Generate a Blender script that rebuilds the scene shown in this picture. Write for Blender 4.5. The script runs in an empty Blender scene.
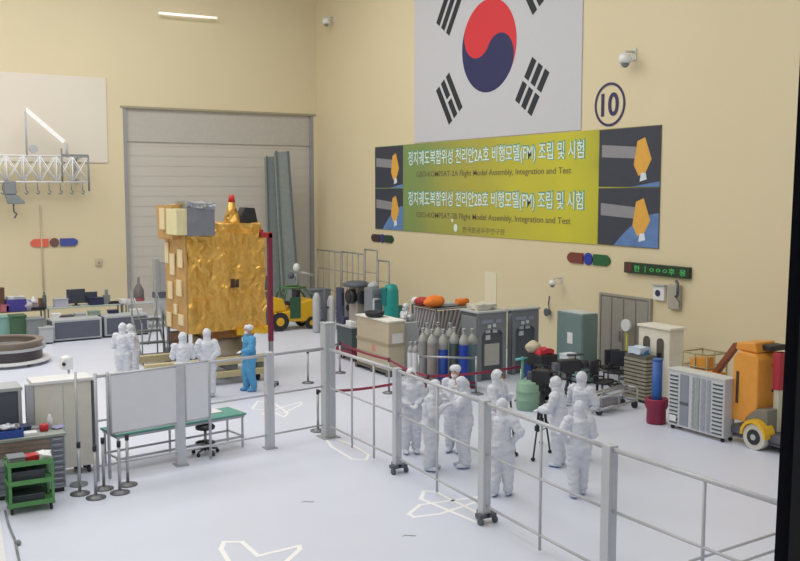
import bpy, bmesh, math, random
from math import sin, cos, pi, atan, hypot, radians, sqrt
from mathutils import Vector, Matrix, noise
random.seed(7)
C = bpy.context.scene.collection
# ------------------------------------------------------------------ camera calibration (metres; +Y runs away along the flag wall)
F_PX, CAM_H, VPX, HOR = 960.0, 5.3, -176.0, 190.0
TH = atan((280.5-HOR)/F_PX); PSI = atan((400-VPX)/hypot(F_PX, 280.5-HOR))
XR, YB, ZC, XL = 19.38, 39.84, 16.0, -9.0
CF = Vector((sin(PSI)*cos(TH), cos(PSI)*cos(TH), -sin(TH)))
CR = Vector((cos(PSI), -sin(PSI), 0)); CU = CR.cross(CF)
def ray(px, py): return CF + CR*((px-400)/F_PX) - CU*((py-280.5)/F_PX)
def G(px, py, z=0.0):
    d = ray(px, py); t = (z-CAM_H)/d.z; return Vector((d.x*t, d.y*t, z))
def onX(px, py, X=XR):
    d = ray(px, py); t = X/d.x; return Vector((X, d.y*t, CAM_H+d.z*t))
def onY(px, py, Y=YB):
    d = ray(px, py); t = Y/d.y; return Vector((d.x*t, Y, CAM_H+d.z*t))
def BX(pc, py, pl, pr, pt):
    """box whose nearest bottom corner is seen at (pc,py): returns corner, x extent, y extent, height"""
    c = G(pc, py); w = onY(pr, py, c.y).x-c.x; d = onX(pl, py, c.x).y-c.y; h = onY(pc, pt, c.y).z
    return c, w, d, h
cam = bpy.data.cameras.new('camera'); co = bpy.data.objects.new('camera', cam); C.objects.link(co)
cam.sensor_width = 36; cam.lens = F_PX/800*36; cam.clip_start = .05; cam.clip_end = 300
co.location = (0, 0, CAM_H); co.rotation_euler = CF.to_track_quat('-Z', 'Y').to_euler()
bpy.context.scene.camera = co
# ------------------------------------------------------------------ materials
def lin(c):
    c = c/255
    return c/12.92 if c <= .04045 else ((c+.055)/1.055)**2.4
def col(r, g, b): return (lin(r), lin(g), lin(b), 1)
MATS = {}
def mat(name, rgb, rough=.55, metal=0.0, vary=.06, scale=6.0, bump=0.0, bscale=40.0, emit=0.0, voro=0.0, alpha=1.0):
    if name in MATS: return MATS[name]
    m = bpy.data.materials.new(name); m.use_nodes = True; n = m.node_tree.nodes; l = m.node_tree.links
    b = n['Principled BSDF']; b.inputs['Roughness'].default_value = rough; b.inputs['Metallic'].default_value = metal
    tc = n.new('ShaderNodeTexCoord'); nz = n.new('ShaderNodeTexNoise'); nz.inputs['Scale'].default_value = scale
    nz.inputs['Detail'].default_value = 4; l.new(tc.outputs['Object'], nz.inputs['Vector'])
    mr = n.new('ShaderNodeMapRange'); mr.inputs['To Min'].default_value = 1-vary*1.5; mr.inputs['To Max'].default_value = 1+vary*1.5
    l.new(nz.outputs['Fac'], mr.inputs['Value'])
    vm = n.new('ShaderNodeVectorMath'); vm.operation = 'SCALE'; vm.inputs[0].default_value = col(*rgb)[:3]
    l.new(mr.outputs['Result'], vm.inputs['Scale']); l.new(vm.outputs[0], b.inputs['Base Color'])
    if bump or voro:
        h = None
        if bump:
            n2 = n.new('ShaderNodeTexNoise'); n2.inputs['Scale'].default_value = bscale; l.new(tc.outputs['Object'], n2.inputs['Vector']); h = n2.outputs['Fac']
        if voro:
            v = n.new('ShaderNodeTexVoronoi'); v.inputs['Scale'].default_value = voro; v.feature = 'F1'
            l.new(tc.outputs['Object'], v.inputs['Vector'])
            if h:
                ad = n.new('ShaderNodeMath'); ad.operation = 'ADD'; l.new(h, ad.inputs[0]); l.new(v.outputs['Distance'], ad.inputs[1]); h = ad.outputs[0]
            else: h = v.outputs['Distance']
        bp = n.new('ShaderNodeBump'); bp.inputs['Strength'].default_value = min(1, bump or .6); bp.inputs['Distance'].default_value = .05
        l.new(h, bp.inputs['Height']); l.new(bp.outputs[0], b.inputs['Normal'])
    if emit:
        b.inputs['Emission Color'].default_value = col(*rgb); b.inputs['Emission Strength'].default_value = emit
    if alpha < 1: b.inputs['Alpha'].default_value = alpha
    MATS[name] = m; return m
def foil(name, rgb, rough, metal, sc, dist=.12):
    m = mat(name, rgb, rough, metal, .16, 2.5); n = m.node_tree.nodes; l = m.node_tree.links; b = n['Principled BSDF']
    tc = n.new('ShaderNodeTexCoord'); v = n.new('ShaderNodeTexVoronoi'); v.inputs['Scale'].default_value = sc; v.feature = 'DISTANCE_TO_EDGE'
    nz = n.new('ShaderNodeTexNoise'); nz.inputs['Scale'].default_value = sc*.8; l.new(tc.outputs['Object'], nz.inputs['Vector'])
    mx = n.new('ShaderNodeMixRGB'); mx.inputs[0].default_value = .35; l.new(tc.outputs['Object'], mx.inputs[1]); l.new(nz.outputs['Color'], mx.inputs[2]); l.new(mx.outputs[0], v.inputs['Vector'])
    v2 = n.new('ShaderNodeTexVoronoi'); v2.inputs['Scale'].default_value = sc*2.3; l.new(mx.outputs[0], v2.inputs['Vector'])
    a = n.new('ShaderNodeMath'); a.operation = 'MULTIPLY_ADD'; l.new(v2.outputs['Distance'], a.inputs[0]); a.inputs[1].default_value = .35; l.new(v.outputs['Distance'], a.inputs[2])
    bp = n.new('ShaderNodeBump'); bp.inputs['Strength'].default_value = 1; bp.inputs['Distance'].default_value = dist; l.new(a.outputs[0], bp.inputs['Height']); l.new(bp.outputs[0], b.inputs['Normal'])
    return m
WALLM = mat('cream wall paint', (219, 206, 172), .6, vary=.02, scale=.4)
FLOORM = mat('pale grey epoxy floor', (215, 220, 236), .36, vary=.025, scale=.7)
WHITE = mat('white enamel', (226, 227, 228), .45); OFFW = mat('off white paint', (214, 212, 204), .5)
SUIT = mat('white cleanroom fabric', (214, 218, 228), .75, vary=.05, scale=9, bump=.35, bscale=14)
SUITB = mat('blue cleanroom fabric', (84, 156, 204), .75, vary=.08, scale=9, bump=.35, bscale=14)
SKIN = mat('skin', (205, 160, 135), .6); GLOVE = mat('white glove', (225, 226, 230), .6)
ALU = mat('brushed aluminium', (178, 181, 186), .42, .55, .05); STEEL = mat('steel', (160, 163, 168), .35, .7)
LGREY = mat('light grey paint', (176, 180, 184), .5); GREY = mat('mid grey paint', (128, 134, 138), .5)
DGREY = mat('dark grey paint', (84, 90, 100), .5); BLACK = mat('black plastic', (38, 40, 46), .5); RUB = mat('black rubber', (46, 46, 50), .8)
CHAR = mat('charcoal panel', (88, 92, 108), .5)
RED = mat('red plastic', (190, 40, 50), .5); MAROON = mat('maroon paint', (122, 34, 62), .5); BELT = mat('dark red belt', (150, 52, 78), .7)
GREEN = mat('green paint', (86, 146, 84), .45); DGREEN = mat('dark green paint', (52, 92, 66), .5); TEAL = mat('teal rubber mat', (92, 152, 140), .6)
TEALB = mat('bright teal plastic', (24, 142, 138), .45); GRTEAL = mat('grey teal enamel', (112, 134, 134), .5)
BLUE = mat('blue paint', (38, 76, 160), .4); SKYB = mat('sky blue plastic', (70, 140, 200), .5); NAVY = mat('navy', (44, 52, 84), .5)
YEL = mat('yellow paint', (226, 178, 36), .45); ORANGE = mat('orange paint', (222, 152, 60), .45, vary=.05); ORCL = mat('orange cloth', (232, 128, 48), .8)
BEIGE = mat('beige board', (196, 184, 160), .6); CREAM = mat('cream panel', (220, 218, 206), .5); KHAKI = mat('khaki metal', (150, 146, 130), .5)
WOOD = mat('pale timber', (196, 182, 142), .6, vary=.12, scale=10); BROWN = mat('brown board', (122, 92, 72), .6)
PINK = mat('pink plastic', (190, 110, 130), .6); PURPLE = mat('violet blue plastic', (74, 66, 150), .5)
GOLD = foil('gold foil', (230, 182, 94), .34, .72, 2.5, .13)
TAN = mat('tan kapton film', (196, 156, 100), .45, .3, .12, 4.0, bump=.5, bscale=9)
SILV = mat('silver foil', (168, 172, 180), .32, .75, .1, 5, bump=.8, bscale=8, voro=6)
TAPE = mat('white floor tape', (250, 250, 250), .5, vary=.01); GLASSM = mat('dark lens', (30, 34, 50), .1)
LOUV = mat('grey door panel', (150, 146, 138), .5); GAPM = mat('dark gap', (60, 60, 64), .7)
# ------------------------------------------------------------------ mesh builder
class M:
    def __init__(s): s.bm = bmesh.new(); s.mi = 0
    def _f(s, fs, smooth=False):
        for f in fs: f.material_index = s.mi; f.smooth = smooth
    def box(s, x0, y0, z0, x1, y1, z1, rot=None, piv=None):
        vs = [s.bm.verts.new((x, y, z)) for z in (z0, z1) for y in (y0, y1) for x in (x0, x1)]
        q = [(0, 2, 3, 1), (4, 5, 7, 6), (0, 1, 5, 4), (2, 6, 7, 3), (0, 4, 6, 2), (1, 3, 7, 5)]
        s._f([s.bm.faces.new([vs[i] for i in f]) for f in q])
        if rot is not None:
            p = Vector(piv) if piv is not None else Vector(((x0+x1)/2, (y0+y1)/2, (z0+z1)/2))
            for v in vs: v.co = rot @ (v.co-p)+p
        return s
    def cbox(s, c, sz, rot=None):
        c = Vector(c); h = Vector(sz)/2; return s.box(*(c-h), *(c+h), rot=rot)
    def cyl(s, a, b, r0, r1=None, n=14, caps=True):
        a = Vector(a); b = Vector(b); r1 = r0 if r1 is None else r1
        q = (b-a).to_track_quat('Z', 'Y'); A = []; B = []
        for i in range(n):
            d = q @ Vector((cos(2*pi*i/n), sin(2*pi*i/n), 0))
            A.append(s.bm.verts.new(a+d*r0)); B.append(s.bm.verts.new(b+d*r1))
        s._f([s.bm.faces.new((A[i], A[(i+1) % n], B[(i+1) % n], B[i])) for i in range(n)], True)
        if caps: s._f([s.bm.faces.new(A[::-1]), s.bm.faces.new(B)])
        return s
    def tube(s, pts, r, n=8):
        for a, b in zip(pts, pts[1:]): s.cyl(a, b, r, n=n)
        for p in pts[1:-1]: s.sph(p, r, 8, 5)
        return s
    def sph(s, c, r, u=16, v=10):
        r = (r, r, r) if not hasattr(r, '__len__') else r
        V = s.bm.verts.new; T = V((c[0], c[1], c[2]+r[2])); B = V((c[0], c[1], c[2]-r[2])); fs = []
        R = [[V((c[0]+r[0]*sin(pi*j/v)*cos(2*pi*i/u), c[1]+r[1]*sin(pi*j/v)*sin(2*pi*i/u), c[2]+r[2]*cos(pi*j/v))) for i in range(u)] for j in range(1, v)]
        N = s.bm.faces.new
        for i in range(u):
            k = (i+1) % u; fs += [N((T, R[0][i], R[0][k])), N((B, R[-1][k], R[-1][i]))]
            for P, Q in zip(R, R[1:]): fs.append(N((P[i], Q[i], Q[k], P[k])))
        s._f(fs, True); return s
    def lathe(s, prof, c=(0, 0, 0), n=24, smooth=True):
        rings = []
        for r, z in prof:
            rings.append([s.bm.verts.new((c[0]+r*cos(2*pi*i/n), c[1]+r*sin(2*pi*i/n), c[2]+z)) for i in range(n)])
        for A, B in zip(rings, rings[1:]):
            s._f([s.bm.faces.new((A[i], A[(i+1) % n], B[(i+1) % n], B[i])) for i in range(n)], smooth)
        s._f([s.bm.faces.new(rings[0][::-1]), s.bm.faces.new(rings[-1])]); return s
    def prism(s, pts, a, b, axis='y'):
        def P(u, v, w): return {'y': (u, w, v), 'x': (w, u, v), 'z': (u, v, w)}[axis]
        A = [s.bm.verts.new(P(u, v, a)) for u, v in pts]; B = [s.bm.verts.new(P(u, v, b)) for u, v in pts]; n = len(pts)
        s._f([s.bm.faces.new(A), s.bm.faces.new(B[::-1])]+[s.bm.faces.new((A[i], B[i], B[(i+1) % n], A[(i+1) % n])) for i in range(n)])
        return s
    def crumple(s, cuts, amp, freq, seed=0, fold=0.0):
        bmesh.ops.subdivide_edges(s.bm, edges=s.bm.edges[:], cuts=cuts, use_grid_fill=True)
        for v in s.bm.verts:
            p = v.co*freq+Vector((seed, seed*2, 0))
            v.co += noise.noise_vector(p)*amp+Vector((0, -1, 0))*abs(noise.noise(Vector((p.x*2.6, p.y*2.6, p.z*.9))+Vector((9, 4, 2))))*amp*fold
        s._f(s.bm.faces[:], False); return s
def obj(name, m, mats, parent=None, bevel=0.0, loc=None, rz=0.0, **tags):
    bm = m.bm if isinstance(m, M) else m
    bmesh.ops.recalc_face_normals(bm, faces=bm.faces[:])
    me = bpy.data.meshes.new(name); bm.to_mesh(me); bm.free()
    o = bpy.data.objects.new(name, me); C.objects.link(o)
    for x in (mats if isinstance(mats, (list, tuple)) else [mats]): me.materials.append(x)
    if parent is not None: o.parent = parent
    if loc is not None: o.location = loc
    if rz: o.rotation_euler.z = rz
    if bevel:
        b = o.modifiers.new('bevel', 'BEVEL'); b.width = bevel; b.segments = 2; b.limit_method = 'ANGLE'
    for k, v in tags.items(): o[k] = v
    return o
def thing(name, label, cat, loc=(0, 0, 0), rz=0.0, group=None):
    o = bpy.data.objects.new(name, None); C.objects.link(o); o.empty_display_size = .2
    o.location = loc; o.rotation_euler = (0, 0, rz); o['label'] = label; o['category'] = cat
    if group: o['group'] = group
    return o
def tag(o, label, cat, group=None):
    o['label'] = label; o['category'] = cat
    if group: o['group'] = group
    return o
def dup(r, loc, label=None, rz=None):
    c = r.copy(); C.objects.link(c); c.location = loc
    if rz is not None: c.rotation_euler = (0, 0, rz)
    if label: c['label'] = label
    for ch in list(r.children):
        d = ch.copy(); C.objects.link(d); d.parent = c
        for g in list(ch.children):
            e = g.copy(); C.objects.link(e); e.parent = d
    return c
def text(name, s, mt, parent, x0, x1, z, h, y=-.02, off=0.0, ext=.004, font_fit=True):
    cu = bpy.data.curves.new(name, 'FONT'); cu.body = s; cu.size = 1; cu.extrude = ext; cu.offset = off
    t = bpy.data.objects.new(name, cu); C.objects.link(t); bpy.context.view_layer.update()
    me = bpy.data.meshes.new_from_object(t.evaluated_get(bpy.context.evaluated_depsgraph_get()))
    bpy.data.objects.remove(t)
    if not len(me.vertices): print('EMPTY TEXT', s); return None
    xs = [v.co.x for v in me.vertices]; ys = [v.co.y for v in me.vertices]
    a, b, c, d = min(xs), max(xs), min(ys), max(ys)
    for v in me.vertices:
        X, Y, Z = v.co; v.co = (x0+(X-a)/(b-a)*(x1-x0), y-Z, z+(Y-c)/(d-c)*h)
    me.materials.clear(); me.materials.append(mt)
    o = bpy.data.objects.new(name, me); C.objects.link(o); o.parent = parent; return o
def struct(name, m, mt, **k):
    return obj(name, m, mt, kind='structure', **k)
# ------------------------------------------------------------------ room shell
fl = struct('floor', M().box(XL, -3, -.2, XR+.3, YB+.3, 0), FLOORM)
struct('ceiling', M().box(XL, -3, ZC, XR+.3, YB+.3, ZC+.2), OFFW)
DX0, DX1, DZ = onY(122.5, 108).x, onY(313.5, 115).x, onY(200, 111).z
w = M(); w.box(XL, YB, 0, DX0, YB+.3, ZC).box(DX1, YB, 0, XR+.3, YB+.3, ZC).box(DX0, YB, DZ, DX1, YB+.3, ZC)
# vertical joints between the wall boards
struct('wall_back', w, WALLM)
struct('wall_right', M().box(XR, -3, 0, XR+.3, YB, ZC), WALLM)
struct('wall_left', M().box(XL-.3, -3, 0, XL, YB+.3, ZC), WALLM)
SHUT = mat('grey shutter', (196, 191, 182), .5, vary=.02, scale=1)
d = M(); d.box(DX0, YB+.18, 0, DX1, YB+.28, DZ)
door = struct('door_1', d, SHUT)
e = M(); e.box(DX0, YB+.12, DZ-1.35, DX1, YB+.18, DZ-.0)
obj('shutter_box', e, mat('shutter box grey', (184, 180, 172), .5), door)
e = M(); e.box(DX0-.0, YB+.02, 0, DX0+.16, YB+.18, DZ).box(DX1-.16, YB+.02, 0, DX1, YB+.18, DZ)
obj('door_rail', e, mat('rail grey', (150, 150, 152), .5), door)
e = M()
for k in range(1, 18): e.box(DX0+.16, YB+.168, k*.42, DX1-.16, YB+.18, k*.42+.012)
obj('slat_line', e, mat('shutter joint', (194, 189, 180), .5), door)
struct('trim_1', M().box(DX0-.1, YB-.03, DZ, DX1+.1, YB, DZ+.08), mat('lintel grey', (160, 152, 130), .5))
b = M(); b.box(XR-.03, 0, 0, XR, YB, .18); struct('baseboard_right', b, mat('skirting', (196, 186, 156), .6))
b = M(); b.box(XL, YB-.03, 0, DX0, YB, .18); struct('baseboard_back', b, MATS['skirting'])
# service door in the flag wall
a, c = onX(603, 295).y, onX(651, 301).y
d = M(); d.box(XR-.05, c, 0, XR, a, 2.27); sd = struct('door_2', d, LOUV)
for i in range(4):
    y0 = a-(a-c)*(i+.04)/4; y1 = a-(a-c)*(i+.92)/4
    obj('door_leaf', M().box(XR-.075, y1, .05, XR-.05, y0, 2.22), LOUV, sd, bevel=.01)
obj('door_frame', M().box(XR-.09, a, 0, XR, a+.07, 2.33).box(XR-.09, c-.07, 0, XR, c, 2.33).box(XR-.09, c, 2.27, XR, a, 2.33), mat('door frame grey', (158, 154, 144)), sd)
obj('door_handle', M().box(XR-.14, (a+c)/2+.1, 1.0, XR-.1, (a+c)/2+.13, 1.3).box(XR-.1, (a+c)/2+.1, 1.05, XR-.07, (a+c)/2+.13, 1.08), STEEL, sd)
# observation window jamb on the camera's right
J = .62
def jp(px, py, dist):
    r = ray(px, py); r = r/(r.dot(CF)); return Vector((0, 0, CAM_H))+r*dist
jm = M()
def jstrip(xt, xb, xt2, xb2, d0, d1):
    P = [jp(xt, -60, d0), jp(xb, 620, d0), jp(xb2, 620, d0), jp(xt2, -60, d0)]
    Q = [jp(xt+6, -60, d0+d1), jp(xb+6, 620, d0+d1), jp(xb2, 620, d0+d1), jp(xt2, -60, d0+d1)]
    V = [jm.bm.verts.new(p) for p in P+Q]
    jm._f([jm.bm.faces.new([V[i] for i in f]) for f in ((0, 1, 2, 3), (7, 6, 5, 4), (0, 4, 5, 1), (3, 2, 6, 7), (1, 5, 6, 2), (0, 3, 7, 4))])
jstrip(806, 771, 1000, 960, .66, .03)
struct('window_1', jm, mat('window frame navy', (36, 38, 52), .5))
jm = M(); jstrip(818, 785, 1000, 960, .6, .05)
struct('trim_2', jm, mat('window reveal black', (10, 11, 15), .7))
# ceiling lamps and light
LAMP = mat('lamp diffuser', (255, 255, 255), emit=3)
k = 0
for yy in (4, 11, 18, 25, 32):
    for xx in (-4, 2.5, 9, 13.5):
        la = bpy.data.lights.new('high_bay_light', 'AREA'); la.shape = 'RECTANGLE'; la.size = 4.6; la.size_y = 4.2; la.energy = {4: 110, 11: 150, 18: 205, 25: 280, 32: 430}[yy]*{-4: 1.2, 2.5: 1.15, 9: 1, 13.5: .42}[xx]; la.color = (1, 1, 1)
        lo = bpy.data.objects.new('high_bay_light', la); C.objects.link(lo); lo.location = (xx, yy, ZC-.25)
W = bpy.data.worlds.new('World'); bpy.context.scene.world = W; W.use_nodes = True
W.node_tree.nodes['Background'].inputs[0].default_value = (.95, .97, 1, 1); W.node_tree.nodes['Background'].inputs[1].default_value = .45
vs = bpy.context.scene.view_settings; vs.view_transform = 'Standard'; vs.look = 'None'; vs.exposure = -0.12; vs.gamma = 1; vs.use_curve_mapping = False
bpy.context.scene.cycles.max_bounces = 6
# ------------------------------------------------------------------ things on the flag wall (built facing local -Y)
RW = radians(-90)
def wallthing(name, label, cat, px, py, group=None):
    p = onX(px, py); return thing(name, label, cat, (XR, p.y, p.z), RW, group)
# flag
fc = onX(488, 46); r = 1.54
flag = thing('national_flag', 'large white flag with red and navy circle and black bar marks on the wall', 'flag', (XR, fc.y-.06, fc.z), RW)
obj('flag_sheet', M().box(-3*r-.1, -.03, -fc.z+7.075, 3*r+.05, -.008, 2*r), mat('flag white', (198, 199, 205), .7, vary=.01), flag)
ang = math.atan2(2, 3)
def arc(cx, cz, rr, a0, a1, n=24): return [(cx+rr*cos(a0+(a1-a0)*i/n), cz+rr*sin(a0+(a1-a0)*i/n)) for i in range(n+1)]
rot = -ang
def R2(pts, an): return [(x*cos(an)-z*sin(an), x*sin(an)+z*cos(an)) for x, z in pts]
# red upper half: big arc 0..180, small lobe dips on the left, bites on the right
red = arc(0, 0, r, 0, pi, 40)+arc(-r/2, 0, r/2, pi, 2*pi, 20)[1:]+arc(r/2, 0, r/2, pi, 0, 20)[1:-1]
blu = arc(0, 0, r, pi, 2*pi, 40)+arc(r/2, 0, r/2, 0, pi, 20)[1:]+arc(-r/2, 0, r/2, 2*pi, pi, 20)[1:-1]
m1 = M(); m1.prism(R2(red, rot), -.036, -.032); obj('red_half', m1, mat('flag red', (214, 52, 60), .7, vary=.01), flag)
m1 = M(); m1.prism(R2(blu, rot), -.036, -.032); obj('navy_half', m1, mat('flag navy', (42, 46, 92), .7, vary=.01), flag)
FB = mat('flag black', (38, 42, 50), .7, vary=.01)
def trigram(cx, cz, an, pat):
    m = M(); D = 2*r; L = D/2; t = D/12; g = D/24
    for i, s in enumerate(pat):                    # i=0 nearest the circle
        u = (i-1)*(t+g)
        segs = [(-L/2, L/2)] if s else [(-L/2, -D/48), (D/48, L/2)]
        for v0, v1 in segs:
            P = [(u-t/2, v0), (u+t/2, v0), (u+t/2, v1), (u-t/2, v1)]
            m.prism([(cx+x, cz+z) for x, z in R2(P, an)], -.036, -.032)
    obj('trigram', m, FB, flag)
dd = r*(1+.5+1/3)
for sx, sz, pat in ((-1, 1, (1, 1, 1)), (1, 1, (0, 1, 0)), (-1, -1, (1, 0, 1)), (1, -1, (0, 0, 0))):
    an = math.atan2(sz*2, sx*3); trigram(dd*cos(an), dd*sin(an), an, pat)
# banner
bl, br = onX(376, 229), onX(659, 248); BW = bl.y-br.y; bz = 3.71; BH = 7.04-3.71
ban = thing('banner', 'wide green and yellow hanging banner with two rows of lettering below the flag', 'banner', (XR, bl.y, bz), RW)
bmats = bpy.data.materials.new('banner print'); bmats.use_nodes = True; n = bmats.node_tree.nodes; l = bmats.node_tree.links
tc = n.new('ShaderNodeTexCoord'); sp = n.new('ShaderNodeSeparateXYZ'); l.new(tc.outputs['Object'], sp.inputs[0])
nz = n.new('ShaderNodeTexNoise'); nz.inputs['Scale'].default_value = .35; l.new(tc.outputs['Object'], nz.inputs['Vector'])
ma = n.new('ShaderNodeMath'); ma.operation = 'MULTIPLY_ADD'; l.new(nz.outputs['Fac'], ma.inputs[0]); ma.inputs[1].default_value = 4; l.new(sp.outputs['X'], ma.inputs[2])
mr = n.new('ShaderNodeMapRange'); l.new(ma.outputs[0], mr.inputs['Value']); mr.inputs['From Max'].default_value = BW+2
cr = n.new('ShaderNodeValToRGB'); l.new(mr.outputs[0], cr.inputs[0]); e = cr.color_ramp.elements
e[0].position = .12; e[0].color = col(110, 150, 92); e[1].position = .95; e[1].color = col(92, 96, 60)
for p_, c_ in ((.3, (130, 148, 86)), (.5, (172, 166, 70)), (.78, (200, 194, 54)), (.86, (186, 182, 56))):
    q = e.new(p_); q.color = col(*c_)
l.new(cr.outputs[0], n['Principled BSDF'].inputs['Base Color']); n['Principled BSDF'].inputs['Roughness'].default_value = .6
obj('banner_sheet', M().box(0, -.03, 0, BW, -.008, BH), bmats, ban)
def bx(px): return bl.y-onX(px, 190).y
xa, xb = bx(405), bx(597)
SPACE = mat('printed space', (56, 60, 74), .6, vary=.05); GPR = mat('printed wing grey', (140, 140, 146), .6); OPR = mat('printed gold', (222, 168, 72), .6)
BPR = mat('printed planet blue', (96, 130, 184), .6, vary=.25, scale=2); WPR = mat('printed white', (215, 225, 235), .6)
for side, (p, q) in (('l', (0, xa-.1)), ('r', (xb+.1, BW))):
    for row in (0, 1):
        m = M(); z0 = row*BH/2+.015; z1 = (row+1)*BH/2-.02; wd = q-p
        m.box(p, -.036, z0, q, -.031, z1)
        m.mi = 1; m.prism([(p+.05*wd, z0+.85), (p+.05*wd, z0+1.2), (p+.62*wd, z0+1.1), (p+.62*wd, z0+.78)], -.04, -.037)
        m.mi = 2; cx = p+.72*wd; m.prism([(cx-.13*wd, z0+.6), (cx-.08*wd, z0+1.25), (cx+.04*wd, z0+1.35), (cx+.15*wd, z0+.75), (cx+.05*wd, z0+.35), (cx-.05*wd, z0+.3)], -.042, -.038)
        m.mi = 4; m.prism([(cx-.03*wd, z0+.14), (cx+.08*wd, z0+.2), (cx+.06*wd, z0+.38), (cx-.01*wd, z0+.38)], -.043, -.039)
        m.mi = 3
        if row == 0:
            pts = [(q, z0)]+[(q, z0+.95)]+[(q-wd*.72*(t/8), z0+.95*(1-(t/8)**1.8)) for t in range(1, 9)]
            m.prism(pts, -.0372, -.0362)
        else:
            m.prism([(q, z0), (q, z0+.14), (q-wd*.45, z0)], -.0372, -.0362)
        obj('printed_picture', m, [SPACE, GPR, OPR, BPR, WPR], ban)
LTEAL = mat('letter teal edge', (92, 160, 138), .6); LWH = mat('letter white', (222, 236, 230), .6); LBR = mat('letter brown', (112, 104, 72), .6)
for row, ch in ((1, '2A'), (0, '2B')):
    z = row*BH/2+(.78 if row else .92); s = '정지궤도복합위성 천리안%s호 비행모델(FM) 조립 및 시험' % ch
    text('lettering', s, LTEAL, ban, xa+.25, xb-.5, z-.03, .70, y=-.034, off=.035, ext=.001)
    text('lettering', s, LWH, ban, xa+.3, xb-.55, z, .62, y=-.037, off=.008, ext=.001)
    text('lettering', 'GEO-KOMPSAT-%s Flight Model Assembly, Integration and Test' % ch, LWH, ban, xa+1.0, xa+4.6, z-.42, .22, y=-.036, ext=.001) if 0 else None
    text('lettering', 'GEO-KOMPSAT-%s Flight Model Assembly, Integration and Test' % ch, LBR, ban, xa+.9, xb-1.1, z-.42, .26, y=-.036, off=.006, ext=.001)
text('lettering', '한국항공우주연구원', LBR, ban, xa+4.0, xb-4.4, .1, .2, y=-.036, ext=.001)
obj('printed_emblem', M().sph((xa+3.55, -.034, .24), (.12, .004, .14)).sph((xa+3.35, -.034, .5), (.07, .004, .07)), LWH, ban)
# number ten sign
p = onX(610, 104.5)
ten = thing('number_sign', 'round outlined number ten sign right of the flag', 'sign', (XR, p.y, p.z), RW)
NV = mat('sign navy', (56, 50, 92), .6)
m = M(); N = 40
R0, R1 = .62, .55
A = [[m.bm.verts.new((rr*cos(2*pi*i/N)*1.0, yy, rr*sin(2*pi*i/N))) for i in range(N)] for rr, yy in ((R0, -.005), (R0, -.02), (R1, -.02), (R1, -.005))]
for P, Q in zip(A, A[1:]+A[:1]): m._f([m.bm.faces.new((P[i], P[(i+1) % N], Q[(i+1) % N], Q[i])) for i in range(N)])
obj('ring', m, NV, ten)
text('numeral', '10', NV, ten, -.35, .36, -.33, .66, y=-.012, off=.02)
# direction signs: lozenge, disc, lozenge
def lozsign(px0, px1, py0, py1, X=True, c0=(120, 52, 46), c1=(40, 60, 150), c2=(30, 96, 52), label='', order=1):
    if X:
        P, Q = onX(px0, py0), onX(px1, py1); L = (P-Q).length; t = thing('direction_sign', label, 'sign', (XR, (P.y+Q.y)/2, (P.z+Q.z)/2), RW, None)
    else:
        P, Q = onY(px0, py0), onY(px1, py1); L = (P-Q).length; t = thing('direction_sign', label, 'sign', ((P.x+Q.x)/2, YB, (P.z+Q.z)/2), 0)
    h = L*.085
    def loz(x0, x1, left):
        return [(x0+h, -h), (x1, -h), (x1, h), (x0+h, h), (x0+.25*h, .55*h), (x0, 0), (x0+.25*h, -.55*h)] if left else [(x0, -h), (x1-h, -h), (x1-.25*h, -.55*h), (x1, 0), (x1-.25*h, .55*h), (x1-h, h), (x0, h)]
    m = M(); m.prism(loz(-L/2, -L*.12, True), -.05, -.005); obj('left_arrow_plate', m, mat('plate %d %d %d' % c0, c0), t)
    m = M(); m.prism([(x, z) for x, z in arc(0, 0, h*1.15, 0, 2*pi, 24)[:-1]], -.05, -.005); obj('disc', m, mat('plate %d %d %d' % c1, c1), t)
    m = M(); m.prism(loz(L*.12, L/2, False), -.05, -.005); obj('right_arrow_plate', m, mat('plate %d %d %d' % c2, c2), t)
lozsign(372, 394, 237, 240, True, (66, 50, 50), (52, 58, 110), (36, 66, 50), 'small dark red, blue and green direction sign below left end of banner')
lozsign(568, 611, 257.5, 260.5, True, (120, 60, 52), (38, 60, 160), (34, 96, 54), 'red, blue and green direction sign below the right end of banner')
lozsign(30, 78, 243, 242, False, (224, 104, 84), (116, 82, 78), (70, 82, 156), 'orange red, brown and blue direction sign on the door wall')
# LED sign
P, Q = onX(627, 267.5), onX(692, 272.5); L = P.y-Q.y
t = thing('led_sign', 'long thin dark sign with glowing green characters on flag wall', 'sign', (XR, P.y, (P.z+Q.z)/2-.0), RW)
obj('housing', M().box(0, -.12, -.15, L, -.005, .15), mat('led sign dark', (34, 58, 40), .5), t, bevel=.01)
obj('red_end', M().box(.03, -.125, -.12, L*.13, -.121, .13), mat('led dim red', (84, 50, 48), .5), t)
text('lettering', '한 ㅣㅇㅇㅇ후  용', mat('led green', (70, 165, 90), emit=.3), t, L*.17, L*.96, -.09, .17, y=-.127, off=.01)
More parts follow.
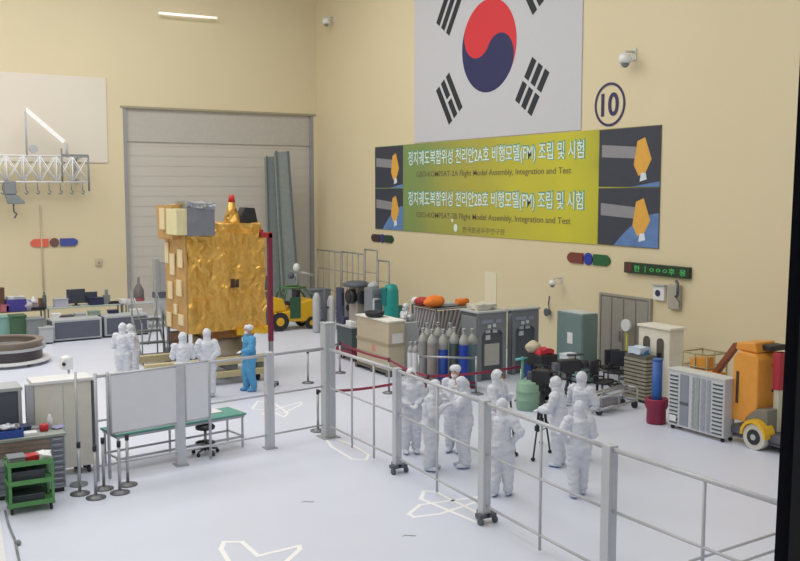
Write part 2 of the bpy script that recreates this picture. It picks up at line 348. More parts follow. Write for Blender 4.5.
# wall cameras
def wcam(px, py, label, s=1.0, X=True, reach=.35):
    p = onX(px, py, XR-reach*.6) if X else onY(px, py, YB-reach*.6)
    t = thing('security_camera', label, 'camera', (XR, p.y, p.z) if X else (p.x, YB, p.z), RW if X else 0)
    obj('bracket', M().box(-.07*s, -.03, .0, .07*s, 0, .28*s).tube([(0, -.02, .2*s), (0, -reach, .2*s), (0, -reach, .1*s)], .03*s), OFFW, t)
    obj('housing', M().lathe([(.03*s, .14*s), (.13*s, .12*s), (.16*s, 0), (.14*s, -.08*s), (.05*s, -.09*s)], (0, -reach, 0)), WHITE, t)
    obj('dome', M().sph((0, -reach, -.09*s), .10*s), GREY, t); return t
wcam(629, 60, 'white dome security camera right of the flag, above number sign', 1.15)
wcam(329, 22, 'small dome security camera high up near the room corner', 1.1)
wcam(556, 283, 'small beige wall fixture on flag wall above the grey green cabinet', .7)
t = wallthing('wall_horn', 'small dark round fixture on flag wall beside the grey green cabinet', 'fixture', 550, 312)
obj('horn', M().cyl((0, -.003, 0), (0, -.15, 0), .06, .13), DGREY, t); obj('cable', M().tube([(0, -.02, 0), (-.06, -.02, .25), (-.02, -.02, .5)], .015), DGREY, t)
p = onX(661, 293)
t = wallthing('wall_clock_box', 'small white control box with dark dial on the flag wall', 'control box', 661, 293)
obj('case', M().box(-.2, -.1, -.2, .2, -.003, .2), WHITE, t, bevel=.02); obj('dial', M().cyl((-.02, -.1, 0), (-.02, -.115, 0), .09), NAVY, t)
obj('roof_lip', M().box(-.22, -.14, .2, .22, -.003, .23), LGREY, t)
t = wallthing('wall_telephone', 'grey wall telephone box with dark handset beside small control box', 'telephone', 677, 297)
obj('case', M().box(-.22, -.12, -.33, .18, -.003, .33), mat('phone grey', (170, 166, 156), .5), t, bevel=.03)
obj('handset', M().tube([(.1, -.17, .02), (.17, -.17, .1), (.17, -.17, .38), (.1, -.17, .46)], .035), DGREY, t)
obj('cord', M().tube([(.1, -.15, .0), (.2, -.1, -.12), (.16, -.1, -.3)], .012), DGREY, t)
t = wallthing('wall_notice', 'faint pale sheet of paper fixed to flag wall above the grey booths', 'notice', 491, 290)
obj('sheet', M().box(-.33, -.02, -.62, .33, -.004, .62), mat('pale paper', (226, 218, 190), .7, vary=.01), t)
# ------------------------------------------------------------------ things on the door wall
pp = onY(108, 163); pt = onY(108, 78)
t = thing('wall_panel', 'large pale panel fixed to the door wall left of the shutter', 'wall panel', (pp.x, YB, pp.z), 0)
pm = mat('pale panel', (222, 214, 200), .6, vary=.015, scale=.5)
obj('board', M().box(-9, -.05, 0, 0, -.003, pt.z-pp.z), pm, t, bevel=.02)
t = thing('wall_outlet', 'small pale square box on the door wall beside shutter', 'box', (onY(98.5, 262).x, YB, onY(98, 262).z), 0)
obj('case', M().box(-.13, -.07, -.15, .13, -.003, .15), mat('outlet', (198, 188, 158)), t, bevel=.02); obj('dial', M().cyl((0, -.07, -.03), (0, -.085, -.03), .05), KHAKI, t)
# cable conduit
q0, q1 = onY(43, 205), onY(45, 325)
t = thing('wall_conduit', 'thin vertical conduit running down the door wall below white truss', 'conduit', (q1.x, YB, 0), 0)
obj('pipe', M().cyl((0, -.04, .1), (-.04, -.04, q0.z), .028), mat('conduit', (190, 180, 150)), t)
# truss
tl, tr_ = onY(0, 155, YB-.9), onY(88, 154, YB-.9); z0, z1 = onY(50, 182, YB-.9).z, onY(50, 156, YB-.9).z
t = thing('lifting_truss', 'white lattice truss with hanging hooks held off the door wall', 'truss', (0, YB, 0), 0)
m = M(); xa_, xb_ = tl.x-2.2, tr_.x
for yy in (-.9, -.5):
    for zz in (z0, z1): m.cyl((xa_, yy, zz), (xb_, yy, zz), .03)
    nb = 9; st = (xb_-xa_)/nb
    for i in range(nb):
        x = xa_+i*st; m.cyl((x, yy, z0), (x+st, yy, z1), .022); m.cyl((x, yy, z1), (x+st, yy, z0), .022); m.cyl((x, yy, z0), (x, yy, z1), .028)
obj('lattice', m, WHITE, t)
m = M(); m.cyl((xb_, -.9, z0-.35), (xb_, -.9, z1+.05), .04).box(xb_-1.0, -.94, z1, xb_, -.86, z1+.08).cyl((xb_-1, -.9, z0), (xb_-1, -.9, z1+.3), .035)
obj('end_frame', m, GREY, t)
m = M()
for x in (xa_+.6, xb_-.3): obj('wall_bracket', M().box(x-.05, -.9, z0, x+.05, 0, z0+.1).box(x-.05, -.9, z1-.1, x+.05, 0, z1).box(x-.05, -.05, z0, x+.05, 0, z1), LGREY, t)
m = M(); x = onY(26, 130, YB-.9).x
m.cyl((x, -.9, z1), (x, -.9, onY(26, 109, YB-.9).z), .035); zt = onY(26, 109, YB-.9).z; obj('mast', m, LGREY, t)
e_ = onY(64, 142, YB-.9); obj('strut', M().box(x, -.93, zt-.08, x+sqrt((e_.x-x)**2+(zt-e_.z)**2), -.87, zt+.08, rot=Matrix.Rotation(math.atan2(zt-e_.z, e_.x-x), 3, 'Y'), piv=(x, -.9, zt)), mat('bright white', (250, 250, 250)), t)
obj('pulley', M().cyl((x+.25, -.96, z1+.25), (x+.25, -.84, z1+.25), .16), LGREY, t); obj('strut_foot', M().cyl((e_.x+.1, -.9, z1), (e_.x+.1, -.9, z1+.5), .05), LGREY, t)
hk = M().cyl((0, 0, 0), (0, 0, -.3), .02).tube([(0, 0, -.3), (.07, 0, -.38), (.02, 0, -.47), (-.06, 0, -.42)], .025)
h0 = obj('hanging_hook', hk, GREY, t)
for i in range(9):
    h = h0 if i == 0 else h0.copy()
    if i: C.objects.link(h); h.parent = t
    h.location = (xb_-.25-i*.42, -.9, z0)
g = onY(10, 185, YB-.9)
t = thing('chain_hoist', 'grey chain hoist hanging under the left of the white truss', 'hoist', (g.x, YB-.9, g.z), 0)
obj('body', M().box(-.22, -.15, -.35, .2, .15, .15).prism([(-.2, -.35), (.2, -.35), (.5, -.62), (.5, -.72), (-.1, -.72)], -.12, .12), GREY, t, bevel=.03)
obj('hook', M().tube([(.1, 0, -.72), (.1, 0, -1.0), (.2, 0, -1.1), (.12, 0, -1.25)], .03), DGREY, t)
obj('hanger', M().cyl((0, 0, .12), (0, 0, z0-g.z-.03), .03), GREY, t)
# lamp reflection in the window glass, imitated by an added glowing strip
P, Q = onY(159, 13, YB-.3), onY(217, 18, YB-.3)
t = thing('reflection_strip', 'slim glowing strip imitating a lamp reflection, high on the door wall above shutter', 'reflection', (P.x, YB, P.z), 0)
obj('tube', M().cyl((0, -.3, 0), (Q.x-P.x, -.3, Q.z-P.z), .05), mat('reflection glow', (250, 246, 238), emit=.75), t)
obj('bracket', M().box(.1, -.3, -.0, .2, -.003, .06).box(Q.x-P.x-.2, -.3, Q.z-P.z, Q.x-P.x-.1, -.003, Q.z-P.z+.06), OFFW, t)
# ------------------------------------------------------------------ people
def remesh(m, vox, smooth=True):
    me = bpy.data.meshes.new('t'); m.bm.to_mesh(me); m.bm.free(); o = bpy.data.objects.new('t', me); C.objects.link(o)
    md = o.modifiers.new('r', 'REMESH'); md.mode = 'VOXEL'; md.voxel_size = vox
    sm = o.modifiers.new('s', 'SMOOTH'); sm.factor = .5; sm.iterations = 3
    bpy.context.view_layer.update()
    r = bpy.data.meshes.new_from_object(o.evaluated_get(bpy.context.evaluated_depsgraph_get()))
    bpy.data.objects.remove(o); bpy.data.meshes.remove(me)
    b = bmesh.new(); b.from_mesh(r); bpy.data.meshes.remove(r)
    for f in b.faces: f.smooth = smooth
    return b
def limb(m, pts, rs):
    for (a, b), (r0, r1) in zip(zip(pts, pts[1:]), zip(rs, rs[1:])):
        m.cyl(a, b, r0, r1, n=12); m.sph(a, r0, 12, 8); m.sph(b, r1, 12, 8)
def rotz(v, a): return Vector((v[0]*cos(a)-v[1]*sin(a), v[0]*sin(a)+v[1]*cos(a), v[2]))
ARMS = {  # elbow and wrist offsets from the shoulder; x outward, y forward is negative
    'down': ((.07, .02, -.28), (.09, -.06, -.52)), 'front': ((.08, .0, -.27), (-.11, -.24, -.36)),
    'chest': ((.1, -.06, -.25), (-.08, -.26, -.12)), 'raise': ((.1, -.2, -.17), (.0, -.34, .04)),
    'reach': ((.07, -.08, -.26), (.0, -.3, -.3)), 'back': ((.09, .07, -.26), (-.08, .16, -.42)),
    'fold': ((.07, -.04, -.27), (-.2, -.23, -.2)), 'hip': ((.17, .05, -.22), (.02, -.06, -.42))}
def person(px, py, face, label, hgt=1.72, arms=('down', 'down'), suit=SUIT, lean=0.0, head=(0, 0), stance=.11, step=0.0, cap='hood', world=None, held=None, group='people in cleanroom suits'):
    s = hgt/1.75; loc = world if world is not None else G(px, py)
    # face: angle in degrees relative to facing the camera (0 = towards camera, + turns to picture right)
    az = math.atan2(-loc.x, loc.y); rz = az+radians(face)
    t = thing('person', label, 'person', loc, rz, group); t.scale = (s, s, s)
    L = lambda z: -lean*max(0, (z-.95))                        # forward lean (y) for height z
    hip = [Vector((x*.1, 0, .92)) for x in (-1, 1)]
    foot = [Vector((-stance, -step/2, .07)), Vector((stance, step/2, .07))]
    knee = [(hip[i]+foot[i])/2+Vector((0, -.035-abs(foot[i].y)*.1, .02)) for i in (0, 1)]
    sh = [Vector((x*.185, L(1.42), 1.42)) for x in (-1, 1)]
    el, wr = [], []
    for i in (0, 1):
        a, b = ARMS[arms[i]]; sx = (-1, 1)[i]
        el.append(sh[i]+Vector((a[0]*sx, a[1], a[2]))); wr.append(sh[i]+Vector((b[0]*sx, b[1], b[2])))
    hc = Vector((head[0]*.05, L(1.64)-.02-head[1]*.05, 1.635))
    # --- body
    m = M()
    limb(m, [Vector((0, 0, .95)), Vector((0, L(1.2), 1.2)), Vector((0, L(1.38), 1.36))], [.125, .12, .13])
    limb(m, [sh[0]+Vector((.03, 0, 0)), sh[1]-Vector((.03, 0, 0))], [.065, .065])
    limb(m, [Vector((0, L(1.4), 1.42)), hc-Vector((0, 0, .06))], [.06, .055])
    m.sph(hc, (.077, .096, .118), 20, 14); m.sph(hc+Vector((0, -.03, -.055)), (.055, .065, .06), 14, 10)
    m.cyl(hc+Vector((0, -.085, .02)), hc+Vector((0, -.112, -.022)), .01, .018, 8); m.sph(hc+Vector((0, -.108, -.022)), .017, 8, 6)
    for sx in (-1, 1):
        m.sph(hc+Vector((sx*.079, .005, -.005)), (.014, .024, .034), 8, 6)
        m.sph(hc+Vector((sx*.034, -.082, .03)), (.024, .018, .012), 8, 6)
    m.sph(hc+Vector((0, -.09, -.062)), (.027, .015, .011), 8, 6)
    for i in (0, 1):
        limb(m, [hip[i], knee[i], foot[i]+Vector((0, 0, .03))], [.088, .055, .04])
        m.sph(foot[i]+Vector((0, -.06, -.035)), (.045, .125, .035), 12, 8)
        limb(m, [sh[i], el[i], wr[i]], [.052, .04, .028])
        d = (wr[i]-el[i]).normalized(); sx = (-1, 1)[i]
        side = d.cross(Vector((0, 0, 1)) if abs(d.z) < .8 else Vector((0, -1, 0))).normalized(); nrm = side.cross(d).normalized()
        pc = wr[i]+d*.05
        limb(m, [wr[i], pc], [.028, .03])
        for q in (-1.5, -.5, .5, 1.5): limb(m, [wr[i]+d*.03+side*q*.012, wr[i]+d*.085+side*q*.021], [.016, .014])
        inn = nrm if nrm.dot(Vector((0, 0, -1))-Vector((0, .3, 0))) > 0 else -nrm
        for q, ln in ((-1.5, .055), (-.5, .07), (.5, .075), (1.5, .066)):
            a = wr[i]+d*.085+side*q*.021; b = a+d*ln*.45+inn*ln*.12+side*q*.003; c = b+d*ln*.3+inn*ln*.35
            limb(m, [a, b, c], [.012, .011, .0095])
        ts = side*(-1.5)/1.5
        a = wr[i]+d*.03+ts*.03; b = a+d*.035+ts*.022+inn*.012; c = b+d*.03+inn*.018+ts*.004
        limb(m, [a, b, c], [.015, .012, .011])
    b = remesh(m, .0105)
    gl = [wr[0], wr[1]]
    for f in b.faces:
        c = f.calc_center_median()
        f.material_index = 1 if any((c-(w_+(w_-e_).normalized()*.08)).length < .115 for w_, e_ in zip(wr, el)) else 0
    obj('body', b, [SKIN, GLOVE], t)
    # --- coverall
    m = M()
    limb(m, [Vector((0, 0, .93)), Vector((0, L(1.12), 1.12)), Vector((0, L(1.36), 1.34))], [.18, .168, .17])
    limb(m, [Vector((-.07, .0, .95)), Vector((.07, .0, .95))], [.15, .15])
    limb(m, [sh[0]+Vector((.02, 0, -.03)), sh[1]+Vector((-.02, 0, -.03))], [.095, .095])
    limb(m, [Vector((0, L(1.4), 1.4)), Vector((0, L(1.5), 1.49))], [.1, .072])
    for i in (0, 1):
        limb(m, [hip[i], knee[i], foot[i]+Vector((0, .01, .07))], [.145, .112, .092])
        limb(m, [sh[i], el[i], wr[i]-(wr[i]-el[i]).normalized()*.01], [.095, .08, .05])
    b = remesh(m, .019); sd_ = random.random()*50
    for v in b.verts:
        p = v.co*9+Vector((sd_, 0, 0)); k = noise.noise(Vector((p.x, p.y, p.z*1.7)))
        v.co += v.normal*(k*.02+abs(noise.noise(Vector((p.x*.6, p.y*.6, p.z*1.6))))*.02)
        if abs(v.co.z-1.02) < .05: v.co.x *= .95; v.co.y *= .95
    obj('coverall', b, suit, t)
    # --- head covering
    m = M(); m.sph(hc+Vector((0, .012, .018)), (.108, .125, .132) if cap == 'hood' else (.118, .13, .085), 24, 16)
    if cap == 'hood': limb(m, [hc+Vector((0, .01, -.05)), Vector((0, L(1.45), 1.45))], [.092, .11])
    else: bmesh.ops.translate(m.bm, vec=(0, 0, .055), verts=m.bm.verts[:])
    b = remesh(m, .014)
    for v in b.verts: v.co += v.normal*noise.noise(v.co*16+Vector((sd_, 3, 0)))*.009
    fc_ = hc+Vector((0, -.11, -.005))
    if cap == 'hood': bmesh.ops.delete(b, geom=[f for f in b.faces if (lambda c: c.y < hc.y-.045 and abs(c.x-fc_.x)/.062 < 1 and ((c.x-fc_.x)/.062)**2+((c.z-fc_.z)/.082)**2 < 1)(f.calc_center_median())], context='FACES')
    obj('hood' if cap == 'hood' else 'bouffant_cap', b, SUIT, t)
    m = M(); m.sph(hc+Vector((0, -.062, -.052)), (.06, .058, .05), 14, 10); obj('face_mask', m, WHITE, t)
    for i, sx in ((0, -1), (1, 1)):
        m = M(); m.sph(hc+Vector((sx*.034, -.095, .03)), (.012, .01, .008), 8, 6); obj('eye', m, BLACK, t)
    for i in (0, 1):
        m = M(); f = foot[i]; m.sph(f+Vector((0, -.05, -.02)), (.062, .155, .055), 14, 8); limb(m, [f+Vector((0, .0, .0)), f+Vector((0, .0, .16))], [.066, .085])
        b = remesh(m, .014)
        for v in b.verts: v.co.z = max(v.co.z, 0.0); 
        o = obj('boot', b, [suit, mat('boot sole', (96, 128, 178) if suit is SUIT else (70, 130, 180), .6)], t)
        for p in o.data.polygons:
            if p.center.z < .035: p.material_index = 1
    return t
person(124, 388, 160, 'person in white hooded suit at far left, leftmost of the pair by the platform steps', 1.74, ('front', 'front'))
person(136, 379, -80, 'person in white hooded suit, right one of the pair by the platform steps', 1.55, ('reach', 'chest'), lean=.2)
person(184, 401, 185, 'person in white suit watching the gold satellite, left of two with backs turned', 1.72, ('fold', 'fold'), lean=.05)
person(208, 397, 175, 'person in white suit watching the gold satellite, right of two with backs turned', 1.75, ('back', 'back'))
person(250, 391, -65, 'person in blue cleanroom suit with white cap beside the gold satellite', 1.74, ('down', 'reach'), SUITB, cap='cap', step=.1)
person(406, 358, -60, 'person in white suit standing behind the beige crate', 1.72, ('front', 'front'))
person(411, 453, 10, 'person in white suit facing the camera, leftmost of the group behind the fence', 1.72, ('front', 'front'))
person(430, 470, 75, 'person in grey white suit facing right, head bowed towards a colleague', 1.72, ('chest', 'chest'), lean=.12)
person(464, 467, -75, 'person in white suit facing left with raised arms in the group by gas cylinders', 1.74, ('chest', 'raise'), lean=.08)
person(455, 452, -20, 'person in white cap standing hidden behind two colleagues in front of gas cylinders', 1.76, ('down', 'down'), cap='cap')
person(496, 460, 60, 'person in white suit right behind the fence post, farther of two, with arm out', 1.78, ('reach', 'chest'))
person(501, 496, 165, 'person in white suit right behind the fence post, nearer of two, back turned', 1.7, ('hip', 'front'), step=.15)
person(559, 466, -105, 'person in white suit leaning to the camera tripod, nearest to it', 1.72, ('reach', 'reach'), lean=.12)
person(580, 460, 150, 'person in white suit behind the tripod operator, back turned', 1.74, ('chest', 'chest'))
person(578, 496, 195, 'person in white suit standing alone in front of the tripod pair, back turned', 1.66, ('front', 'hip'), step=.2)
# ------------------------------------------------------------------ satellite
c = G(190, 384); SY = c.y; sx0 = c.x; zb = onY(190, 334, SY).z; zt = onY(190, 234, SY).z
sx1 = onY(266, 330, SY).x; SD = 1.8
t = thing('satellite', 'large boxy satellite wrapped in gold foil on a stand before the shutter', 'satellite', (sx0, SY, 0))
Wd = sx1-sx0
m = M().box(0, 0, zb, Wd, SD, zt).crumple(34, .05, 2.6, 3, .8); obj('foil_body', m, GOLD, t)
m = M()
for i in range(6): m.box(.1+i*.4, -.03, zb+.9+.03*i, .42+i*.4, -.01, zb+.93+.03*i)
obj('foil_seam', m, mat('gold tape', (236, 178, 84), .4, .5), t)
m = M().box(-.06, -.0, zb, 0, SD, zt).crumple(14, .03, 2, 5); obj('side_panel', m, TAN, t)
PAT = mat('pale side patch', (226, 208, 166), .5)
for (y0, z0_, y1, z1_) in ((a_*.78, b_, c_*.78, e_) for a_, b_, c_, e_ in ((.2, 2.55, .7, 3.05), (1.1, 2.3, 1.6, 2.9), (1.75, 2.6, 2.15, 3.2), (.35, 1.75, .9, 2.2), (1.4, 1.6, 1.9, 2.1), (.9, 1.2, 1.25, 1.5), (.2, .95, .75, 1.25), (1.6, .8, 2.1, 1.2))):
    obj('side_patch', M().box(-.11, y0, zb+z0_-.75, -.06, y1, zb+z1_-.75), PAT, t, bevel=.01)
# side frame standing up past the top
fz = onY(176, 205, SY).z
m = M().box(-.3, .3, zt-.15, 0.1, SD-.1, fz).crumple(8, .06, 2, 9); obj('payload_housing', m, TAN, t)
obj('housing_panel', M().box(-.37, .8, zt+.1, -.32, 1.25, fz-.1), PAT, t)
px0, px1 = onY(188, 230, SY-.25).x-sx0, onY(215, 230, SY-.25).x-sx0; pz0, pz1 = onY(200, 236, SY-.25).z, onY(200, 207, SY-.25).z
m = M().box(px0, -.25, pz0, px1, .75, pz1).crumple(8, .02, 4, 2); obj('imager_box', m, mat('grey cover', (128, 132, 142), .5, .2, bump=.3), t)
m = M().box(px0-.3, -.2, pz0+.03, px0, .7, pz1-.05); obj('imager_side', m, mat('pale yellow board', (222, 214, 168), .5), t, bevel=.01)
m = M().box(px0-.02, -.27, pz1-.02, px1+.02, .78, pz1+.12).crumple(7, .07, 4, 6); obj('foil_cover', m, SILV, t)
m = M().box(px1-.02, .1, zt-.05, Wd-.05, SD-.2, zt+.25).crumple(8, .06, 2.5, 12); obj('top_deck', m, GOLD, t)
hx = onY(232, 225, SY+.6).x-sx0; hz = onY(232, 199, SY+.6).z
m = M().lathe([(.3, zt+.15), (.24, zt+.35), (.15, zt+.6), (.11, hz-.2), (.09, hz-.06)], (hx, .6, 0), 18); obj('antenna_horn', m, GOLD, t)
obj('antenna_tip', M().cyl((hx, .6, hz-.08), (hx, .6, hz+.12), .1, .07), mat('red cap', (200, 52, 44)), t)
kx = onY(246, 225, SY+.6).x-sx0; m = M().prism([(kx-.32, zt+.2), (kx+.3, zt+.2), (kx+.2, zt+.68), (kx-.1, zt+.7)], .4, .85); obj('black_baffle', m, BLACK, t, bevel=.02)
m = M().prism([(Wd*.1, zb+.1), (Wd*.95, zb+.1), (Wd*.85, zb-.22), (Wd*.25, zb-.22)], .15, SD-.2); obj('lower_cone', m, mat('brown foil', (150, 106, 60), .5, .4, bump=.5, bscale=8), t)
kx = onY(235, 283, SY-.02).x-sx0; kz = onY(235, 283, SY).z; obj('dark_port', M().box(kx-.12, -.07, kz-.12, kx-.02, .02, kz+.12).box(kx+.02, -.07, kz-.12, kx+.1, .02, kz+.1), mat('port dark', (70, 50, 44)), t)
obj('gold_skirt', M().box(Wd*.6, -.12, zb-.12, Wd*1.02, .4, zb+.06).crumple(6, .05, 4, 1), mat('bright gold foil', (244, 196, 60), .3, .7, bump=.7, bscale=9), t)
obj('support_adapter', M().lathe([(.95, .55), (.9, .75), (.7, .95), (.7, zb-.2)], (Wd/2, SD/2, 0), 28), mat('adapter', (150, 140, 128), .5, .3), t)
# stand
t = thing('satellite_stand', 'low pale timber and steel dolly under the gold satellite', 'dolly', (sx0, SY, 0))
x0, x1 = -1.35, Wd-.15
obj('front_beam', M().box(x0, -.5, .52, x1, -.3, .72), WOOD, t, bevel=.01); obj('rear_beam', M().box(x0, SD+.1, .35, x1, SD+.3, .55), WOOD, t, bevel=.01)
obj('lower_beam', M().box(x0+.5, -.62, .2, x1, -.42, .36), WOOD, t, bevel=.01)
m = M()
for x in (.1, Wd/2-.1, Wd-.45): m.box(x, -.42, .3, x+.2, SD+.2, .52)
obj('cross_beam', m, GREY, t); 
for x in (x0+.3, .2, x1-.3):
    for y in (-.4, SD+.2):
        w_ = obj('caster', M().cyl((x-.04, y, .13), (x+.04, y, .13), .13).box(x-.06, y-.05, .13, x+.06, y+.05, .35), RUB, t)
obj('deck', M().box(.0, .1, .45, Wd-.1, SD-.1, .55), DGREY, t)
# maroon mast beside the satellite
q = G(271.5, 386); zt2 = onY(271, 233, q.y).z; t = thing('hoist_mast', 'tall thin maroon mast with short arm right of the gold satellite', 'mast', q)
mz = onY(271, 341, q.y).z
obj('pole', M().box(-.06, -.06, mz, .06, .06, zt2), MAROON, t, bevel=.01); obj('arm', M().box(-.28, -.06, zt2-.12, .06, .06, zt2+.02).box(-.28, -.05, zt2-.12, -.2, .05, zt2+.1), mat('red arm', (170, 46, 50)), t)
obj('base', M().box(-.05, -.05, .1, .05, .05, mz+.02).box(-.2, -.05, .08, .2, .05, .12).box(-.05, -.2, .08, .05, .2, .12), STEEL, t)
for i in range(4): obj('caster', M().cyl((.18*cos(i*pi/2)-.02, .18*sin(i*pi/2), .05), (.18*cos(i*pi/2)+.02, .18*sin(i*pi/2), .05), .05), RUB, t)
# tall leaning panels
for i, (xb_, xt_, yb_, yt_, wpx, lab) in enumerate(((275, 270, 322, 156, 6.5, 'tall grey green slab leaning on the shutter, left of two'), (291, 281, 322, 151, 8.5, 'tall grey green slab leaning on the shutter, right of two'))):
    y = YB-.9-i*.6; B_, T_ = onY(xb_, 318, y), onY(xt_, yt_, y); B_.z = 0
    t = thing('folding_panel', lab, 'panel', (B_.x, y, 0), 0, 'tall slabs leaning on the shutter')
    Hh = T_.z; dx = T_.x-B_.x; w_ = wpx*.042
    m = M(); m.prism([(-w_, 0), (w_, 0), (dx+w_*.75, Hh), (dx-w_*.8, Hh-.05)], -.15, .15); obj('slab', m, mat('grey green slab', (138, 147, 146), .6, vary=.12), t, bevel=.02)
    m = M(); m.prism([(-w_-.03, 0), (-w_+.06, 0), (dx-w_*.7, Hh), (dx-w_*.95, Hh)], -.19, -.15); m.prism([(w_-.06, 0), (w_+.03, 0), (dx+w_*.85, Hh), (dx+w_*.6, Hh)], -.19, -.15)
    obj('edge_strip', m, mat('slab edge', (104, 112, 112), .6), t)
# forklift
q = G(279, 331); x1 = onY(318, 328, q.y).x-q.x
t = thing('forklift', 'yellow counterbalance forklift with green guard parked by the shutter', 'forklift', q)
obj('chassis', M().prism([(-.2, .35), (x1-.1, .3), (x1, .5), (x1, 1.0), (x1-.25, 1.15), (.9, 1.05), (.55, .75), (-.2, .7)], -.1, .85), YEL, t, bevel=.04)
obj('bonnet', M().prism([(-.35, .7), (.35, .75), (.2, 1.2), (-.35, 1.35)], 0, .75), YEL, t, bevel=.04)
for x, r_ in ((0, .36), (x1-.32, .24)):
    for y in (-.15, .75):
        w_ = obj('wheel', M().cyl((x, y, r_), (x, y+.16, r_), r_), RUB, t); obj('hub', M().cyl((x, y-.01, r_), (x, y+.17, r_), r_*.45), YEL, w_)
obj('seat', M().box(.5, .1, .9, .85, .6, 1.05).box(.8, .1, 1.0, .95, .6, 1.5), BLACK, t, bevel=.03)
obj('side_panel', M().box(.42, -.13, .45, .85, -.1, 1.25), DGREEN, t); 
obj('overhead_guard', M().tube([(.2, .0, 1.2), (.35, .0, 1.6), (1.1, .0, 1.6), (1.45, .0, 1.1)], .04).tube([(.2, .7, 1.2), (.35, .7, 1.6), (1.1, .7, 1.6), (1.45, .7, 1.1)], .04).tube([(.35, 0, 1.6), (.35, .7, 1.6)], .03).tube([(1.1, 0, 1.6), (1.1, .7, 1.6)], .03), mat('guard green', (70, 112, 66)), t)
obj('steering_wheel', M().tube([(.35+.0, .35+.15*cos(a), 1.35+.15*sin(a)) for a in [i*pi/5 for i in range(11)]], .018).cyl((.3, .35, 1.0), (.35, .35, 1.35), .02), BLACK, t)
obj('mast', M().box(-.5, .05, .05, -.4, .15, 2.1).box(-.5, .6, .05, -.4, .7, 2.1).box(-.5, .1, 1.9, -.42, .65, 2.0).box(-.5, .1, .6, -.42, .65, .7), DGREY, t)
for y in (.12, .55): obj('fork', M().box(-1.3, y, .04, -.5, y+.1, .09).box(-.55, y, .04, -.5, y+.1, .6), DGREY, t)
# tripod instrument, gas bottle
q = G(161, 345); hh = onY(161, 258, q.y).z
t = thing('surveying_instrument', 'tall grey instrument on a tripod left of gold satellite', 'instrument', q)
for a in (0.5, 2.6, 4.7): obj('leg', M().cyl((.45*cos(a), .45*sin(a), .02), (.06*cos(a), .06*sin(a), 1.5), .03), GREY, t)
obj('column', M().cyl((0, 0, 1.35), (0, 0, hh-1.2), .05).box(-.18, -.12, hh-1.75, .18, .12, hh-1.25), LGREY, t)
obj('head', M().box(-.2, -.15, hh-1.2, -.02, .15, hh).box(-.02, -.13, hh-1.2, .2, .13, hh-.1), ALU, t, bevel=.02)
obj('head_band', M().box(-.22, -.16, hh-1.35, .2, .16, hh-1.15), DGREY, t)
q = G(139, 322); 
t = thing('gas_bottle', 'dark bottle with a red band on the far bench left of shutter', 'bottle', (q.x*.93, q.y*.93, 0))
q = onY(139, 305, YB-2.6); t.location = (q.x, q.y, .9)
obj('bottle', M().lathe([(.14, 0), (.2, .05), (.2, .5), (.1, .7), (.05, .78), (.05, 1.0)]), mat('bottle grey', (110, 104, 108)), t); obj('band', M().lathe([(.215, .02), (.215, .2)]), mat('band red', (150, 60, 72)), t)
# ------------------------------------------------------------------ fences
def seg(m, a, b, r): m.cyl(a, b, r, n=8)
FH = 1.97
fpts = [Vector((9.03, 18.0, 0)), G(397, 472), G(484, 522), G(607, 592), Vector((8.68, 6.0, 0))]
t = thing('barrier_fence', 'long white metal rail fence running from corner post to the lower right', 'fence')
def post(p, w, h, par, caster=True):
    x, y = p.x, p.y
    obj('post', M().box(x-w/2, y-w/2, .1 if caster else 0, x+w/2, y+w/2, h).box(x-w*.2, y-w*.53, .15, x+w*.2, y-w*.5, h-.02), mat('fence grey white', (196, 199, 206), .5, .15), par, bevel=.008)
    if caster:
        for dx, dy in ((-.14, -.1), (.14, -.1), (0, .16)):
            obj('caster', M().cyl((x+dx-.025, y+dy, .055), (x+dx+.025, y+dy, .055), .055).box(x+min(dx, 0)-.02, y+min(dy, 0)-.02, .1, x+max(dx, 0)+.02, y+max(dy, 0)+.02, .16), DGREY, par)
    else: obj('foot_plate', M().box(x-w*.8, y-w*.8, 0, x+w*.8, y+w*.8, .02), ALU, par)
FM = mat('fence rail', (188, 190, 196), .45, .2)
for i, p in enumerate(fpts[1:4]): post(p, .15 if i else .13, FH+.02, t)
for a, b in zip(fpts, fpts[1:]):
    mid = (a+b)/2
    if b is not fpts[1]: seg(M_ := M(), mid+Vector((0, 0, .05)), mid+Vector((0, 0, FH)), .022); obj('upright', M_, FM, t)
    else:
        for k in (.35, .68):
            q = a.lerp(b, k); M_ = M(); seg(M_, q+Vector((0, 0, .05)), q+Vector((0, 0, FH)), .022); obj('upright', M_, FM, t)
    for z, r_ in ((FH-.03, .035), (1.12, .022), (.28, .022)):
        M_ = M(); seg(M_, a+Vector((0, 0, z)), b+Vector((0, 0, z)), r_); obj('rail', M_, FM, t)
cp = G(328.5, 437)
t = thing('corner_post', 'thick tall grey square post where the two rail fences meet', 'post', cp)
obj('column', M().box(-.12, -.12, 0, .12, .12, 2.47).box(-.05, -.135, .02, .05, -.12, 2.44), mat('post grey', (180, 184, 188), .5, .1), t, bevel=.012); obj('foot_plate', M().box(-.2, -.2, 0, .2, .2, .02), ALU, t)
obj('cap', M().box(-.13, -.13, 2.47, .13, .13, 2.49), LGREY, t)
t = thing('barrier_fence', 'white metal rail fence running left from corner post past green table', 'fence')
lp = [cp+Vector((-.14, 0, 0)), G(270, 448), G(181, 465), G(97, 480)]; lp[3].y = lp[2].y-.25
d_ = (lp[2]-lp[1]).normalized(); lend = lp[3]+d_*2.2
for p in lp[1:3]: post(p, .16, 2.0, t, False)
for z, r_ in ((FH-.03, .03), (1.12, .02), (.28, .02)):
    M_ = M(); seg(M_, lp[0]+Vector((0, 0, z)), lp[3]+Vector((0, 0, z)), r_); obj('rail', M_, FM, t)
